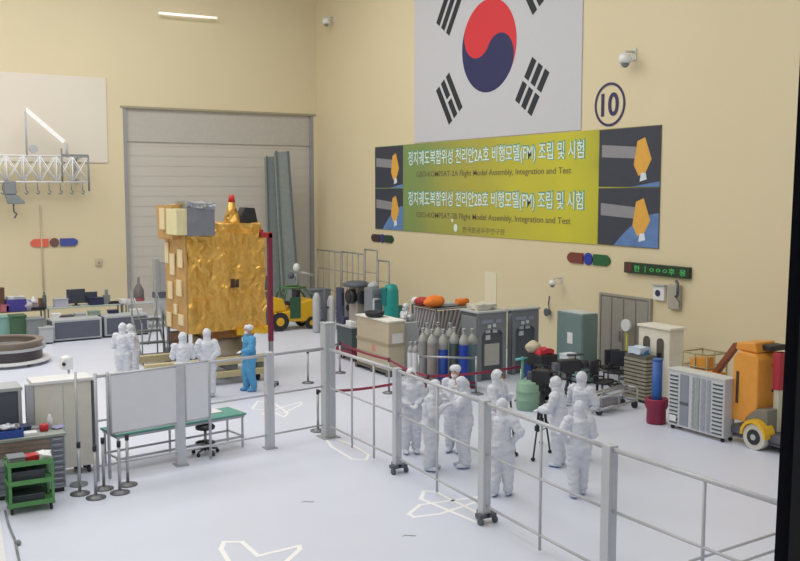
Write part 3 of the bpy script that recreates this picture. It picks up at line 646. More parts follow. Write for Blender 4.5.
for p in (lp[3], lp[3]+d_*-.22, (lp[2]+lp[1])*.5 if 0 else lp[2].lerp(lp[1], .32)):
    M_ = M(); seg(M_, p+Vector((0, 0, .02)), p+Vector((0, 0, 2.0)), .03); obj('upright', M_, FM, t)
PN = mat('translucent white panel', (222, 225, 232), .35, vary=.02)
def panel(pa, pb, z0, z1):
    a, b = pa+Vector((0, 0, z0)), pb+Vector((0, 0, z0)); u = (b-a).normalized(); nn = Vector((-u.y, u.x, 0))*.012; a = a-nn*4; b = b-nn*4
    m = M(); vs_ = [m.bm.verts.new(p) for p in (a-nn, b-nn, b-nn+Vector((0, 0, z1-z0)), a-nn+Vector((0, 0, z1-z0)), a+nn, b+nn, b+nn+Vector((0, 0, z1-z0)), a+nn+Vector((0, 0, z1-z0)))]
    m._f([m.bm.faces.new([vs_[i] for i in f]) for f in ((0, 1, 2, 3), (7, 6, 5, 4), (0, 4, 5, 1), (3, 2, 6, 7), (1, 5, 6, 2), (0, 3, 7, 4))])
    pn = obj('panel', m, PN, t)
    m = M(); Z = Vector((0, 0, z1-z0)); m.tube([a, b, b+Z, a+Z, a], .022); obj('panel_frame', m, FM, pn)
panel(lp[3]+d_*-.25, lp[2]+d_*.08, .86, 1.95); panel(lp[2]-d_*.1, lp[2].lerp(lp[1], .3), .86, 1.98)
# thin tall pole and fence on the far left
t = thing('slim_pole', 'thin grey pole standing in front of the cream cabinet', 'pole', G(79, 485))
obj('pole', M().cyl((0, 0, .02), (0, 0, onY(78, 372, G(79, 485).y).z), .022), ALU, t); obj('base', M().cyl((0, 0, 0), (0, 0, .03), .16, n=24), STEEL, t)
# low barrier bottom right
t = thing('low_rail', 'low thin metal double rail at the bottom right beyond the fence', 'rail')
A, B = G(690, 561, 1.0), G(790, 529, 1.0)
A2, B2 = A-Vector((0, .0, .22)), B-Vector((0, 0, .22)); A2.x = A.x
obj('rail', M().cyl(A, B, .018).cyl(A2, B2, .018), FM, t)
for p in (A, B): obj('upright', M().cyl((p.x, p.y, 0), (p.x, p.y, p.z), .02).box(p.x-.06, p.y-.05, 0, p.x+.06, p.y+.05, .03), FM, t)
# ------------------------------------------------------------------ stanchions and belts
def stanchion(p, label, h=.93, g='belt stanchions', top=BLACK):
    t = thing('stanchion', label, 'stanchion', (p.x, p.y, 0), 0, g)
    obj('base', M().lathe([(.17, 0), (.17, .02), (.05, .05), (.03, .06)], n=28), mat('stanchion base', (120, 120, 124), .4, .5), t)
    obj('pole', M().cyl((0, 0, .05), (0, 0, h-.1), .028), ALU, t); obj('belt_head', M().cyl((0, 0, h-.1), (0, 0, h), .036), top, t); return t
S = [(80, 494, 'leftmost of five silver stanchions beside the green cart'), (96, 498, 'silver stanchion with a wide round base, nearest of five by the cream cabinet'), (104, 489, 'silver stanchion in the middle of the five by cream cabinet'), (120, 493, 'silver stanchion under the left end of the white panel, front of two'), (128, 485, 'rightmost of five silver stanchions, under the long green table'),
     (308, 383, 'stanchion with a belt standing on open floor left of the corner post'), (318, 431, 'dark topped stanchion directly left of the corner post foot'), (340, 373, 'stanchion holding the red belt just right of corner post'), (428, 413, 'stanchion hidden among the people where the red belt bends'), (389, 393, 'stanchion holding red belt in front of the beige crate'), (521, 401, 'stanchion at the right end of the red belt by the tripod')]
SP = [G(a, b) for a, b, _ in S]
for p, (_, _, l_) in zip(SP, S): stanchion(p, l_)
def belt(i, j, label, a=None, b=None, m_=BELT):
    P = SP[i] if a is None else a; Q = SP[j] if b is None else b
    o = M(); n_ = 10; pts = [P.lerp(Q, k/n_)+Vector((0, 0, .885-.05*sin(pi*k/n_))) for k in range(n_+1)]
    d0 = (Q-P).normalized(); pts[0] += d0*.04; pts[-1] -= d0*.04; nn = Vector((-d0.y, d0.x, 0))*.004
    vs_ = []
    for p in pts: vs_.append([o.bm.verts.new(p+u) for u in (nn-Vector((0, 0, .03)), nn+Vector((0, 0, .03)), -nn+Vector((0, 0, .03)), -nn-Vector((0, 0, .03)))])
    for U, V in zip(vs_, vs_[1:]): o._f([o.bm.faces.new((U[k], V[k], V[(k+1) % 4], U[(k+1) % 4])) for k in range(4)])
    tag(obj('barrier_belt', o, m_), label, 'belt')
belt(5, 7, 'grey belt passing behind the corner post', m_=GREY)
belt(7, 9, 'dark red belt stretched in front of the small table and beige crate, left part'); belt(9, 8, 'dark red belt in front of the beige crate, right part'); belt(8, 10, 'dark red belt stretched across in front of the gas cylinders')
belt(6, 0, 'dark red belt low behind the fence right of the corner post', b=G(402, 420))
stanchion(G(402, 420), 'stanchion behind the fence at the end of the lower dark red belt')
# ------------------------------------------------------------------ green table and stool
a, b = G(118, 472), G(245, 447); u = (b-a); L = u.length; rz = math.atan2(u.y, u.x)
t = thing('work_table', 'long steel table with green top behind the left fence', 'table', a, rz)
tp = obj('tabletop', M().box(-.03, -.03, .68, L+.03, .72, .72), TEAL, t, bevel=.006); obj('top_frame', M().box(0, 0, .63, L, .69, .68), ALU, t)
for x in (0.02, L*.5, L-.05):
    for y in (.02, .64): obj('leg', M().box(x, y, 0, x+.035, y+.035, .63), ALU, t)
obj('lower_rail', M().box(0, .03, .2, L, .06, .24).box(0, .65, .2, L, .68, .24), ALU, t); obj('end_rail', M().box(L-.05, .03, .22, L-.02, .67, .25).box(.02, .03, .22, .05, .67, .25), ALU, t)
n_ = Vector((-u.y, u.x, 0)).normalized()
sp = a+u*.78+n_*.4; tag(obj('paper_sheet', M().box(-.4, -.05, 0, .3, .3, .012), WHITE, loc=(sp.x, sp.y, .722), rz=rz), 'white sheet of paper on the green table', 'paper')
q = a+u*.68+n_*.05
t = thing('swivel_stool', 'black round swivel stool tucked at the green table', 'stool', q)
obj('seat', M().lathe([(.05, .5), (.19, .52), (.2, .56), (.17, .6), (.05, .61)], n=24), BLACK, t); obj('column', M().cyl((0, 0, .12), (0, 0, .5), .03), STEEL, t); obj('foot_ring', M().lathe([(.2, .22), (.21, .235), (.2, .25), (.185, .235), (.2, .22)]), STEEL, t)
for i in range(5):
    a_ = i*2*pi/5; l_ = obj('leg', M().cyl((0, 0, .13), (.25*cos(a_), .25*sin(a_), .09), .022), DGREY, t); obj('caster', M().sph((.25*cos(a_), .25*sin(a_), .04), .04), RUB, l_)
# ------------------------------------------------------------------ cream cabinet, bench, green cart (left)
q = G(37, 480); y = q.y; x1 = onY(94, 480, y).x-q.x; h = onY(40, 385, y).z
t = thing('cream_cabinet', 'tall cream cabinet on black casters behind the stanchions', 'cabinet', q)
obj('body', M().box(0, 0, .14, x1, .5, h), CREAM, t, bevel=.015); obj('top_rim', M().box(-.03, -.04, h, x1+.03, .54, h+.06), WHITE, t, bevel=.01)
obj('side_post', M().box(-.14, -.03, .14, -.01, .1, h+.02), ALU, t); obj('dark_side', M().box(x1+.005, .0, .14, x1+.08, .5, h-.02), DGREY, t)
for x in (.05, .4, .75, x1-.1):
    for yy in (.05, .4): obj('caster', M().cyl((x, yy, .07), (x+.05, yy, .07), .07), RUB, t)
obj('door_seam', M().box(x1*.5-.006, -.004, .2, x1*.5+.006, -.001, h-.05), LGREY, t)
q2 = Vector((q.x-.2, q.y+.1, 0)); h2 = onY(10, 388, q2.y).z
t = thing('dark_console', 'console with a dark panel and grey rim left of the cream cabinet', 'console', q2)
obj('body', M().box(-1.6, 0, .1, 0, .6, h2-.05), CHAR, t, bevel=.01); obj('frame', M().box(-1.62, -.03, h2-.06, .02, .62, h2+.0).box(-.06, -.03, .1, .0, 0, h2-.06).box(-1.6, -.03, .75, -.06, -.005, .8), LGREY, t); obj('foot', M().box(-1.55, .05, 0, -.05, .5, .1), BLACK, t)
# bench
q = G(66.5, 491); y = q.y; h = onY(67, 432, y).z; Lb = 2.3
t = thing('workbench', 'grey workbench with rows of shallow drawers behind the green cart', 'workbench', q)
obj('worktop', M().box(-Lb, -.04, h-.05, .02, .8, h), mat('bench top', (150, 158, 150), .5), t, bevel=.01)
obj('carcass', M().box(-Lb+.02, 0, .08, -.0, .78, h-.05), LGREY, t); obj('foot', M().box(-Lb+.05, .03, 0, -.03, .75, .08), BLACK, t)
for i in range(3): obj('drawer', M().box(-Lb+.05, -.02, h-.14-i*.09, -.25, 0, h-.07-i*.09).box(-1.2, -.035, h-.12-i*.09, -.9, -.02, h-.1-i*.09), mat('drawer brown grey', (138, 122, 110), .5), t)
for i in range(9):
    z = .12+i*.1; dr = obj('drawer', M().box(-.24, -.03, z, -.02, 0, z+.075), mat('drawer blue grey', (124, 132, 146), .5), t); obj('handle', M().box(-.2, -.05, z+.035, -.06, -.03, z+.05), ALU, dr)
for i in range(9):
    z = .12+i*.1; dr = obj('drawer', M().box(-1.2, -.03, z, -.28, 0, z+.075), mat('drawer blue grey', (124, 132, 146), .5), t) if z < h-.45 else None
BT = q.z+h
def onbench(name, label, cat, m, mt, px, dy, **k):
    x = onY(px, 428, y+dy).x; o = obj(name, m, mt, loc=(x, y+dy, h+.001), **k); return tag(o, label, cat)
def tub(w, d, hh, th=.015): return M().box(-w/2, -d/2, 0, w/2, d/2, th).box(-w/2, -d/2, th, -w/2+th, d/2, hh).box(w/2-th, -d/2, th, w/2, d/2, hh).box(-w/2+th, -d/2, th, w/2-th, -d/2+th, hh).box(-w/2+th, d/2-th, th, w/2-th, d/2, hh)
def boxlid(w, d, hh, lid=.03): return M().box(-w/2, -d/2, 0, w/2, d/2, hh-lid).box(-w/2-.012, -d/2-.012, hh-lid, w/2+.012, d/2+.012, hh)
onbench('storage_tub', 'blue plastic tub at the left end of workbench', 'tub', tub(.45, .35, .13), BLUE, 8, .2)
onbench('cloth_bundle', 'crumpled white and blue wrapping heaped on the blue tub', 'wrapping', M().sph((0, 0, .06), (.2, .14, .06)).crumple(1, .03, 9, 3), SILV, 8, .2).location.z = h+.1
onbench('instrument_case', 'dark blue instrument case in the middle of workbench', 'case', boxlid(.3, .25, .1), NAVY, 21, .5, bevel=.01)
onbench('paper_stack', 'flat white paper stack on the workbench beside dark case', 'paper', M().box(-.13, -.1, 0, .13, .1, .03).box(-.12, -.09, .031, .14, .11, .045), WHITE, 28, .15)
onbench('spray_can', 'small red round container on the workbench', 'container', M().lathe([(.07, 0), (.08, .03), (.08, .1), (.04, .13)]), RED, 44, .3)
onbench('white_bottle', 'small white bottle behind the red container on workbench', 'bottle', M().lathe([(.05, 0), (.05, .16), (.03, .2), (.025, .24), (.01, .25)]), WHITE, 50, .45)
onbench('blue_cloth', 'pale violet cloth at the right end of workbench', 'cloth', M().sph((0, 0, .025), (.13, .1, .03)).crumple(1, .02, 12, 7), mat('violet cloth', (158, 156, 196), .8), 58, .35)
onbench('keyboard_tray', 'flat grey tray of small parts on the workbench', 'tray', tub(.4, .2, .04), LGREY, 33, .55)
# green cart
p0, p1 = G(10, 516), G(55, 509); u = p1-p0; L = u.length; rz = math.atan2(u.y, u.x)
q = p0; hc_ = onY(30, 462, q.y).z
t = thing('tool_cart', 'green two shelf rolling cart at the left in front of workbench', 'cart', q, rz)
for x in (0, L-.04):
    for yy in (0, .46): obj('post', M().box(x, yy, .1, x+.045, yy+.04, hc_), GREEN, t)
for z, nm in ((.12, 'bottom_shelf'), (.48, 'middle_shelf'), (hc_-.06, 'top_tray')): obj(nm, M().box(0, 0, z, L, .5, z+.02).box(0, -.01, z, L, .0, z+.08).box(0, .5, z, L, .51, z+.035).box(-.01, 0, z, 0, .5, z+.035).box(L, 0, z, L+.01, .5, z+.035), GREEN, t)
obj('back_panel', M().box(.04, .485, .14, L-.04, .5, hc_-.05).box(.02, .03, .14, .03, .46, hc_-.05), mat('cart dark green', (46, 88, 60), .5), t)
for x in (.04, L-.05):
    for yy in (.05, .44): obj('caster', M().cyl((x-.02, yy, .05), (x+.02, yy, .05), .05).box(x-.02, yy-.03, .05, x+.02, yy+.03, .12), RUB, t)
def oncart(name, label, cat, m, mt, fx, fy, z=None, **k):
    v = Vector((L*fx*cos(rz)-fy*sin(rz), L*fx*sin(rz)+fy*cos(rz), (hc_-.04 if z is None else z)+.001)); return tag(obj(name, m, mt, loc=q+v, rz=rz, **k), label, cat)
oncart('grey_case', 'rounded grey case on the top left of green cart', 'case', boxlid(.26, .28, .12), GREY, .22, .25, bevel=.03)
oncart('red_cloth', 'folded red cloth on top of the green cart', 'cloth', M().box(-.13, -.12, 0, .13, .12, .1).crumple(5, .02, 9, 2), RED, .52, .25)
oncart('white_wrap', 'crumpled white paper on the top right of green cart', 'paper', M().box(-.1, -.1, 0, .1, .1, .12).crumple(5, .05, 9, 4), WHITE, .85, .2)
oncart('pink_pouch', 'small pink pouch beside the red cloth on green cart', 'pouch', M().box(-.04, -.08, 0, .04, .08, .09).crumple(4, .015, 12, 8), PINK, .7, .27)
oncart('toolbox', 'dark toolbox on the middle shelf of green cart', 'toolbox', boxlid(.55, .3, .18), DGREY, .45, .27, .5, bevel=.01)
oncart('parts_box', 'dark parts box on the bottom shelf of green cart', 'box', boxlid(.5, .3, .14), DGREY, .45, .27, .14, bevel=.01)
m = M(); P = [G(5, 512)+Vector((0, 0, .02)), G(9, 527)+Vector((0, 0, .02)), G(15, 541)+Vector((0, 0, .02)), G(18, 556)+Vector((0, 0, .02)), G(22, 575)+Vector((0, 0, .02))]; m.tube(P, .018); m.sph(G(18, 545)+Vector((0, 0, .03)), .05)
tag(obj('power_cable', m, GREY), 'grey cable with a plug running down the floor from green cart', 'cable')
m = M(); P = [G(0, 518), G(-4, 525), G(-10, 600), G(12, 600), G(6, 560)]; m.prism([(p.x, p.y) for p in P], .001, .03, 'z'); tag(obj('floor_mat', m, WHITE), 'white floor mat edge at the bottom left corner', 'mat')
# ------------------------------------------------------------------ far left: ring, benches, consoles
q = G(7, 363)
t = thing('ring_fixture', 'large round ring fixture with dark inner band at far left', 'ring', q)
t_R = 1.15
def ring(prof, mt, nm): obj(nm, M().lathe(prof+[prof[0]], n=56), mt, t) 
def tubering(r0, r1, z0, z1, mt, nm, n=56):
    m = M(); A = [[m.bm.verts.new((r*cos(2*pi*i/n), r*sin(2*pi*i/n), z)) for i in range(n)] for r, z in ((r0, z0), (r1, z0), (r1, z1), (r0, z1))]
    for P_, Q_ in zip(A, A[1:]+A[:1]): m._f([m.bm.faces.new((P_[i], P_[(i+1) % n], Q_[(i+1) % n], Q_[i])) for i in range(n)])
    obj(nm, m, mt, t)
tubering(.75, 1.28, 0.1, .16, WHITE, 'base_flange'); tubering(.8, 1.04, .16, .46, mat('dark ring band', (82, 76, 80), .35, .5), 'dark_band'); tubering(.85, 1.14, .46, .53, LGREY, 'upper_flange'); tubering(.88, 1.02, .53, .68, mat('bronze ring', (142, 130, 116), .4, .5), 'inner_ring'); tubering(.86, 1.08, .68, .73, mat('lip brown grey', (136, 124, 116), .5), 'top_lip')
for i in range(6): a_ = i*pi/3; obj('foot', M().cyl((1.0*cos(a_), 1.0*sin(a_), 0), (1.0*cos(a_), 1.0*sin(a_), .1), .06), GREY, t)
q = G(67, 378); t = thing('floor_instrument', 'small white rounded instrument on a grey stand above the cream cabinet', 'instrument', q)
hz_ = onY(66, 357, q.y).z; obj('stand', M().cyl((.05, 0, .03), (.05, 0, hz_-.3), .03).cyl((.05, 0, 0), (.05, 0, .03), .15), STEEL, t); obj('body', M().box(-.16, -.12, hz_-.35, .16, .15, hz_-.06).sph((0, 0, hz_-.05), (.18, .15, .1)), WHITE, t, bevel=.03)
obj('lens', M().cyl((-.1, -.12, hz_-.18), (-.1, -.16, hz_-.18), .05), BLACK, t)
# consoles row
for i, (a_, b_, ya, yb, lab) in enumerate(((53, 103, 343, 338, 'low console with dark grey front panel, left of two near the door wall'), (105, 150, 338, 334, 'low console with dark grey front panel, right of two near the door wall'))):
    p = G(a_, ya); x1 = onY(b_, yb, p.y).x-p.x; hh = .78
    t = thing('console', lab, 'console', p, radians(3), 'low consoles near the door wall')
    obj('body', M().box(0, 0, .06, x1, .8, hh), LGREY, t, bevel=.02); obj('front_panel', M().box(.08, -.02, .12, x1-.08, -.002, hh-.08), CHAR, t, bevel=.01); obj('plinth', M().box(.03, .03, 0, x1-.03, .75, .06), BLACK, t)
    obj('side_panel', M().box(-.02, .05, .1, -.002, .75, hh-.05), DGREY, t)
def bench(px0, px1, y, h, lab, dpt=.8, top=LGREY):
    x0, x1 = onY(px0, 315, y).x, onY(px1, 315, y).x; t = thing('lab_bench', lab, 'bench', (x0, y, 0)); L_ = x1-x0
    obj('worktop', M().box(0, 0, h-.05, L_, dpt, h), top, t, bevel=.01)
    n_ = max(2, int(L_/1.6)+1)
    for k in range(n_):
        x = k*(L_-.06)/(n_-1)
        for yy in (.03, dpt-.09): obj('leg', M().box(x, yy, 0, x+.05, yy+.05, h-.05), GREY, t)
    obj('lower_shelf', M().box(.05, .1, .25, L_-.05, dpt-.05, .29), GREY, t); return x0, x1
def put(name, label, cat, m, mt, px, y, z, **k):
    x = onY(px, 315, y).x; return tag(obj(name, m, mt, loc=(x, y, z+.001), **k), label, cat)
Y1 = 36.6; bench(48, 124, Y1, .98, 'long pale bench against the door wall carrying a dark monitor', top=mat('pale green top', (172, 184, 176)))
bench(-40, 46, Y1-.2, .98, 'long bench at the far left crowded with boxes', top=KHAKI)
bench(126, 190, Y1-.3, 1.0, 'grey bench under the red banded bottle by the shutter')
MON = bpy.data.objects
x = onY(76, 300, Y1+.4).x
t = thing('monitor', 'dark flat monitor on the far bench against the door wall', 'monitor', (x, Y1+.4, .981))
obj('screen', M().box(-.34, -.03, .08, .34, .03, .62), mat('screen back', (64, 68, 82), .4), t, bevel=.02); obj('stand', M().box(-.05, 0, .02, .05, .04, .2).box(-.14, -.1, 0, .14, .1, .02), BLACK, t)
t = thing('monitor', 'smaller dark monitor half behind the larger one on far bench', 'monitor', (x+.56, Y1+.5, .981)); obj('screen', M().box(-.22, -.03, .06, .25, .03, .48), MATS['screen back'], t, bevel=.02); obj('stand', M().box(-.05, 0, .02, .05, .04, .2).box(-.12, -.1, 0, .12, .1, .02), BLACK, t)
put('white_binder', 'pale case left of the dark monitor', 'case', boxlid(.5, .3, .3), mat('lilac case', (178, 178, 198)), 61, Y1+.4, .98, bevel=.01)
put('small_meter', 'grey upright meter on the far bench right of the monitors', 'meter', M().box(-.12, -.08, 0, .12, .08, .35).box(-.05, -.05, .35, .05, .05, .55), GREY, 107, Y1+.3, .98)
put('black_tray', 'flat dark tray on the far bench right of the meter', 'tray', tub(.5, .3, .08), BLACK, 115, Y1+.3, .98)
put('white_roll', 'white paper bundle on the grey bench near shutter', 'paper', M().box(-.3, -.15, 0, .3, .15, .14).crumple(4, .05, 5, 2), WHITE, 128, Y1+.1, 1.0)
put('control_unit', 'blue grey control unit at right of the pale bench', 'unit', boxlid(.5, .35, .28), NAVY, 96, Y1+.3, .98, bevel=.01)
put('bin', 'violet blue open bin on the far left bench', 'bin', tub(.68, .4, .42), PURPLE, 16, Y1-.1, .98)
put('bin_liner', 'white crumpled liner in the violet blue bin', 'liner', M().box(-.3, -.17, 0, .3, .17, .1).crumple(4, .05, 6, 2), mat('pale bag', (200, 204, 214)), 16, Y1-.1, 1.39)
put('pink_box', 'pink box left of the violet bin', 'box', boxlid(.28, .3, .25), PINK, 4.5, Y1-.15, .98, bevel=.01)
put('brown_box', 'tall brown box at the picture edge on far left bench', 'box', boxlid(.3, .4, .85), mat('dark brown', (96, 66, 56)), 0, Y1-.0, .98, bevel=.01)
put('lilac_bag', 'lilac bag right of the violet bin', 'bag', M().sph((0, 0, .16), (.2, .15, .17)).crumple(1, .04, 5, 2), mat('lilac', (186, 178, 196)), 27.5, Y1-.15, .98)
put('black_case', 'black case at right end of far left bench', 'case', boxlid(.5, .3, .1), BLACK, 38, Y1-.1, .98, bevel=.02)
put('grey_case', 'flat grey case between lilac bag and black case', 'case', boxlid(.45, .35, .26), mat('dusty case', (150, 140, 150)), 31, Y1-.0, .98, bevel=.02)
for i, (px, w_, d_2, h_, mt, nm, lab, dz) in enumerate(((-9, .3, .3, .3, TEAL, 'carton', 'teal carton left of the pink box at the picture edge', 0), (21, .2, .2, .5, LGREY, 'canister', 'tall pale canister close behind the violet bin', .3), (28, .2, .2, .3, SKYB, 'carton', 'small blue carton behind the lilac bag', .32), (34, .22, .2, .42, WHITE, 'canister', 'white canister left of the black case', .32), (42, .2, .2, .35, BROWN, 'carton', 'small brown carton behind the black case', .3), (45, .14, .14, .6, DGREY, 'canister', 'slim dark canister at the right end of far left bench', .15))):
    put(nm, lab, nm, boxlid(w_, d_2, h_) if nm == 'carton' else M().lathe([(w_/2*.95, 0), (w_/2, .02), (w_/2, h_*.75), (w_*.2, h_*.85), (w_*.2, h_)], n=20), mt, px, Y1+dz+.05, .98)
for i, (px, w_, h_, mt, nm, lab) in enumerate(((56, .3, .14, WHITE, 'white_tray', 'white tray at left end of the left low console'), (66, .5, .06, DGREY, 'keyboard', 'dark keyboard on top of the left low console'), (80, .35, .1, LGREY, 'control_box', 'pale control box on top of the left low console'), (94, .4, .16, mat('sage box', (142, 160, 150)), 'sage_box', 'sage green box on the right end of the left low console'), (113, .35, .12, NAVY, 'navy_box', 'navy box on the left end of the right low console'), (136, .4, .1, WHITE, 'folded_sheet', 'folded white sheet on the right low console'))):
    yc = G(70, 340).y+.42; put(nm, lab, nm.split('_')[-1], boxlid(w_, .3, h_), mt, px, yc+(.22 if px > 104 else .06), .781)
# crates in front of far left bench
def crate(px, py, w, d, h, mt, lab, name='crate', cat='crate'):
    p = G(px, py); t = thing(name, lab, cat, p); obj('body', M().box(0, 0, .06, w, d, h), mt, t, bevel=.015); obj('lid', M().box(-.02, -.02, h, w+.02, d+.02, h+.05), mt, t, bevel=.01)
    for x in (.03, w-.13): obj('runner', M().box(x, .02, 0, x+.1, d-.02, .06), DGREY, t)
    return t
crate(-8, 345, .75, .6, .9, mat('pale teal crate', (128, 168, 158)), 'pale teal crate at the picture edge under the far left bench'); crate(12, 345, .5, .6, .95, mat('crate green', (66, 98, 72)), 'green crate below the violet bin')
crate(28, 345, .55, .6, .85, GREY, 'grey crate below the lilac bag'); crate(40, 345, .45, .5, .55, LGREY, 'pale crate left of the low consoles')
# platform steps and rack left of satellite
p = G(144, 366); x1 = onY(168, 366, p.y).x-p.x
t = thing('platform_steps', 'grey platform steps with three dark treads left of satellite', 'steps', p)
SG = mat('step dark grey', (104, 108, 112), .5, .2)
for k in range(4): obj('tread', M().box(0, k*.28, .28+k*.33, x1, k*.28+.26, .33+k*.33), SG, t)
for x in (-.04, x1): obj('side_frame', M().cyl((x+.02, 0, .03), (x+.02, 1.12, 1.4), .03).cyl((x+.02, 1.12, .02), (x+.02, 1.12, 2.2), .025).cyl((x+.02, 0.05, .02), (x+.02, .05, 1.3), .022).cyl((x+.02, .05, 1.25), (x+.02, 1.12, 2.15), .02).cyl((x+.02, .05, .06), (x+.02, 1.12, .06), .02), GREY, t)
p = G(169.5, 364); x1 = onY(189, 364, p.y).x-p.x
t = thing('equipment_rack', 'open wheeled rack of dull bronze equipment beside satellite', 'rack', p)
for x in (0, x1-.04):
    for yy in (0, .6): obj('post', M().box(x, yy, .08, x+.04, yy+.04, 1.55), DGREY, t)
for i, z in enumerate((.1, .6, 1.1, 1.5)): obj('shelf', M().box(0, 0, z, x1, .64, z+.03), GREY, t)
for i, (z, mt, dx) in enumerate(((.135, STEEL, .05), (.635, mat('bronze unit', (140, 112, 96)), .1), (1.135, KHAKI, .06))):
    v = Vector((dx, .08, z)); tag(obj('electronics_unit', M().box(0, 0, 0, x1-.15, .45, .3).cyl((.1, 0, .15), (.1, -.03, .15), .05).cyl((.25, 0, .15), (.25, -.03, .15), .05), mt, loc=p+v, bevel=.01), ('silver electronics unit on the lowest shelf of the open rack', 'bronze electronics unit on the middle shelf of open rack', 'khaki electronics unit on the upper shelf of open rack')[i], 'electronics unit')
# ------------------------------------------------------------------ by the corner: mesh frames, machines
MESHM = mat('mesh grey', (150, 148, 146), .5, .3)
def frame(px0, px1, ptop, X, lab, bars=3):
    a, b = onX(px0, 300, X), onX(px1, 300, X); h = onX((px0+px1)/2, ptop, X).z; L = a.y-b.y
    t = thing('mesh_frame', lab, 'frame', (X, a.y, 0), RW, 'wire frames by the room corner')
    obj('outer_frame', M().tube([(0, 0, .03), (0, 0, h), (L, 0, h), (L, 0, .03), (0, 0, .03)], .035).box(-.05, -.3, 0, .05, .3, .03).box(L-.05, -.3, 0, L+.05, .3, .03), MESHM, t)
    m = M()
    for i in range(1, bars+1): m.cyl((L*i/(bars+1), 0, .03), (L*i/(bars+1), 0, h), .02)
    for z in (h*.36, h*.7): m.cyl((0, 0, z), (L, 0, z), .018)
    obj('inner_bars', m, MESHM, t); return t
frame(318, 341, 251, 18.7, 'wide wire frame nearest the room corner'); frame(342, 364, 253, 18.5, 'wide wire frame second from the room corner'); frame(365, 377, 250, 18.2, 'narrow tall wire frame left of the shorter open one', 0); frame(378, 389, 261, 18.1, 'short open wire frame furthest from the room corner', 0)
def machine(pc, py, pl, pr, pt, mt, lab, name='machine', cat='machine', extra=None, bev=.03):
    c, w, d, h = BX(pc, py, pl, pr, pt); t = thing(name, lab, cat, c); obj('body', M().box(0, 0, .08, w, d, h), mt, t, bevel=bev); obj('plinth', M().box(.04, .04, 0, w-.04, d-.04, .08), BLACK, t)
    return t, w, d, h
t, w, d, h = machine(357, 338, 349, 365, 287, mat('machine taupe', (160, 154, 146)), 'taupe machine with two dark drums on top behind the crate')
obj('drum', M().cyl((-.05, d*.3, h-.35), (-.25, d*.3, h-.35), .26).cyl((-.25, d*.3, h-.35), (-.27, d*.3, h-.35), .18), BLACK, t); obj('drum', M().cyl((w*.6, -.02, h-.38), (w*.6, -.2, h-.38), .24), BLACK, t)
obj('top_cap', M().lathe([(.5, h), (.5, h+.1), (.3, h+.18)], (w/2, d/2, 0)), DGREY, t)
t, w, d, h = machine(372, 341, 364, 383, 289, mat('tank grey', (128, 132, 140)), 'grey machine with dark base between the taupe machine and teal unit')
obj('domed_top', M().lathe([(w*.45, h), (w*.45, h+.12), (w*.2, h+.22)], (w/2, d/2, 0)), LGREY, t); obj('dark_band', M().box(-.02, -.02, h*.35, w+.02, d+.02, h*.5), DGREY, t); obj('pipe', M().tube([(w*.1, -.05, .5), (w*.1, -.05, h*.8), (w*.7, -.05, h*.8)], .04), LGREY, t); obj('cover_panel', M().box(w*.15, -.025, h*.55, w*.9, -.002, h*.9), mat('panel slate', (112, 118, 130)), t)
q = G(391, 341); hh = onY(391, 284, q.y).z
t = thing('teal_unit', 'bright teal rounded machine against the flag wall beyond the crate', 'machine', q)
obj('tank', M().lathe([(.26, .1), (.28, .3), (.27, hh-.25), (.2, hh-.04), (.08, hh)], n=28), TEALB, t); obj('shoulder', M().box(-.3, -.12, hh-.75, -.1, .2, hh-.12).box(.1, -.15, .2, .42, .15, hh*.62), mat('dark teal', (18, 112, 112), .5), t, bevel=.04); obj('base', M().cyl((0, 0, 0), (0, 0, .1), .3), BLACK, t)
t, w, d, h = machine(341, 333, 336, 345, 288, mat('navy cabinet', (70, 76, 102)), 'narrow navy cabinet in front of the wire frames', 'cabinet', 'cabinet'); obj('grille', M().box(.05, -.02, h*.6, w-.05, -.002, h*.9), BLACK, t)
t, w, d, h = machine(347, 330, 343, 350, 298, mat('mid lilac grey', (150, 150, 160)), 'small pale grey box machine right of the narrow navy cabinet')
obj('dial', M().cyl((w/2, -.002, h*.7), (w/2, -.03, h*.7), .12), NAVY, t)
q = G(324, 332); t = thing('pump_unit', 'white pump unit with a dark centre pipe by the forklift', 'pump', q); hh = onY(324, 291, q.y).z
obj('left_tank', M().lathe([(.13, .0), (.15, .1), (.15, hh-.25), (.07, hh-.05)], (-.3, 0, 0)), LGREY, t); obj('right_tank', M().lathe([(.13, .0), (.15, .1), (.15, hh-.4), (.07, hh-.2)], (.3, 0, 0)), mat('tank white', (206, 206, 206)), t); obj('centre_pipe', M().cyl((0, -.1, 0), (0, -.1, hh+.1), .06).cyl((-.3, -.05, hh*.6), (.3, -.05, hh*.6), .04), DGREY, t)
q = G(297, 321); t = thing('utility_stand', 'slender grey stand with white fittings behind the forklift', 'stand', q); hh = onY(297, 264, q.y).z
obj('column', M().cyl((0, 0, .03), (0, 0, hh-.2), .06).cyl((0, 0, 0), (0, 0, .03), .3), GREY, t); obj('cross_arm', M().tube([(-.3, 0, hh*.75), (.2, 0, hh*.85), (.8, 0, hh*.78)], .05), LGREY, t); obj('head', M().sph((0, 0, hh-.15), (.14, .12, .18)), WHITE, t); obj('valve', M().sph((-.25, 0, hh*.8), .14), DGREY, t)
crate(311, 322, .9, .7, 1.25, mat('slate crate', (112, 116, 128)), 'slate crate behind the forklift right of slender stand')
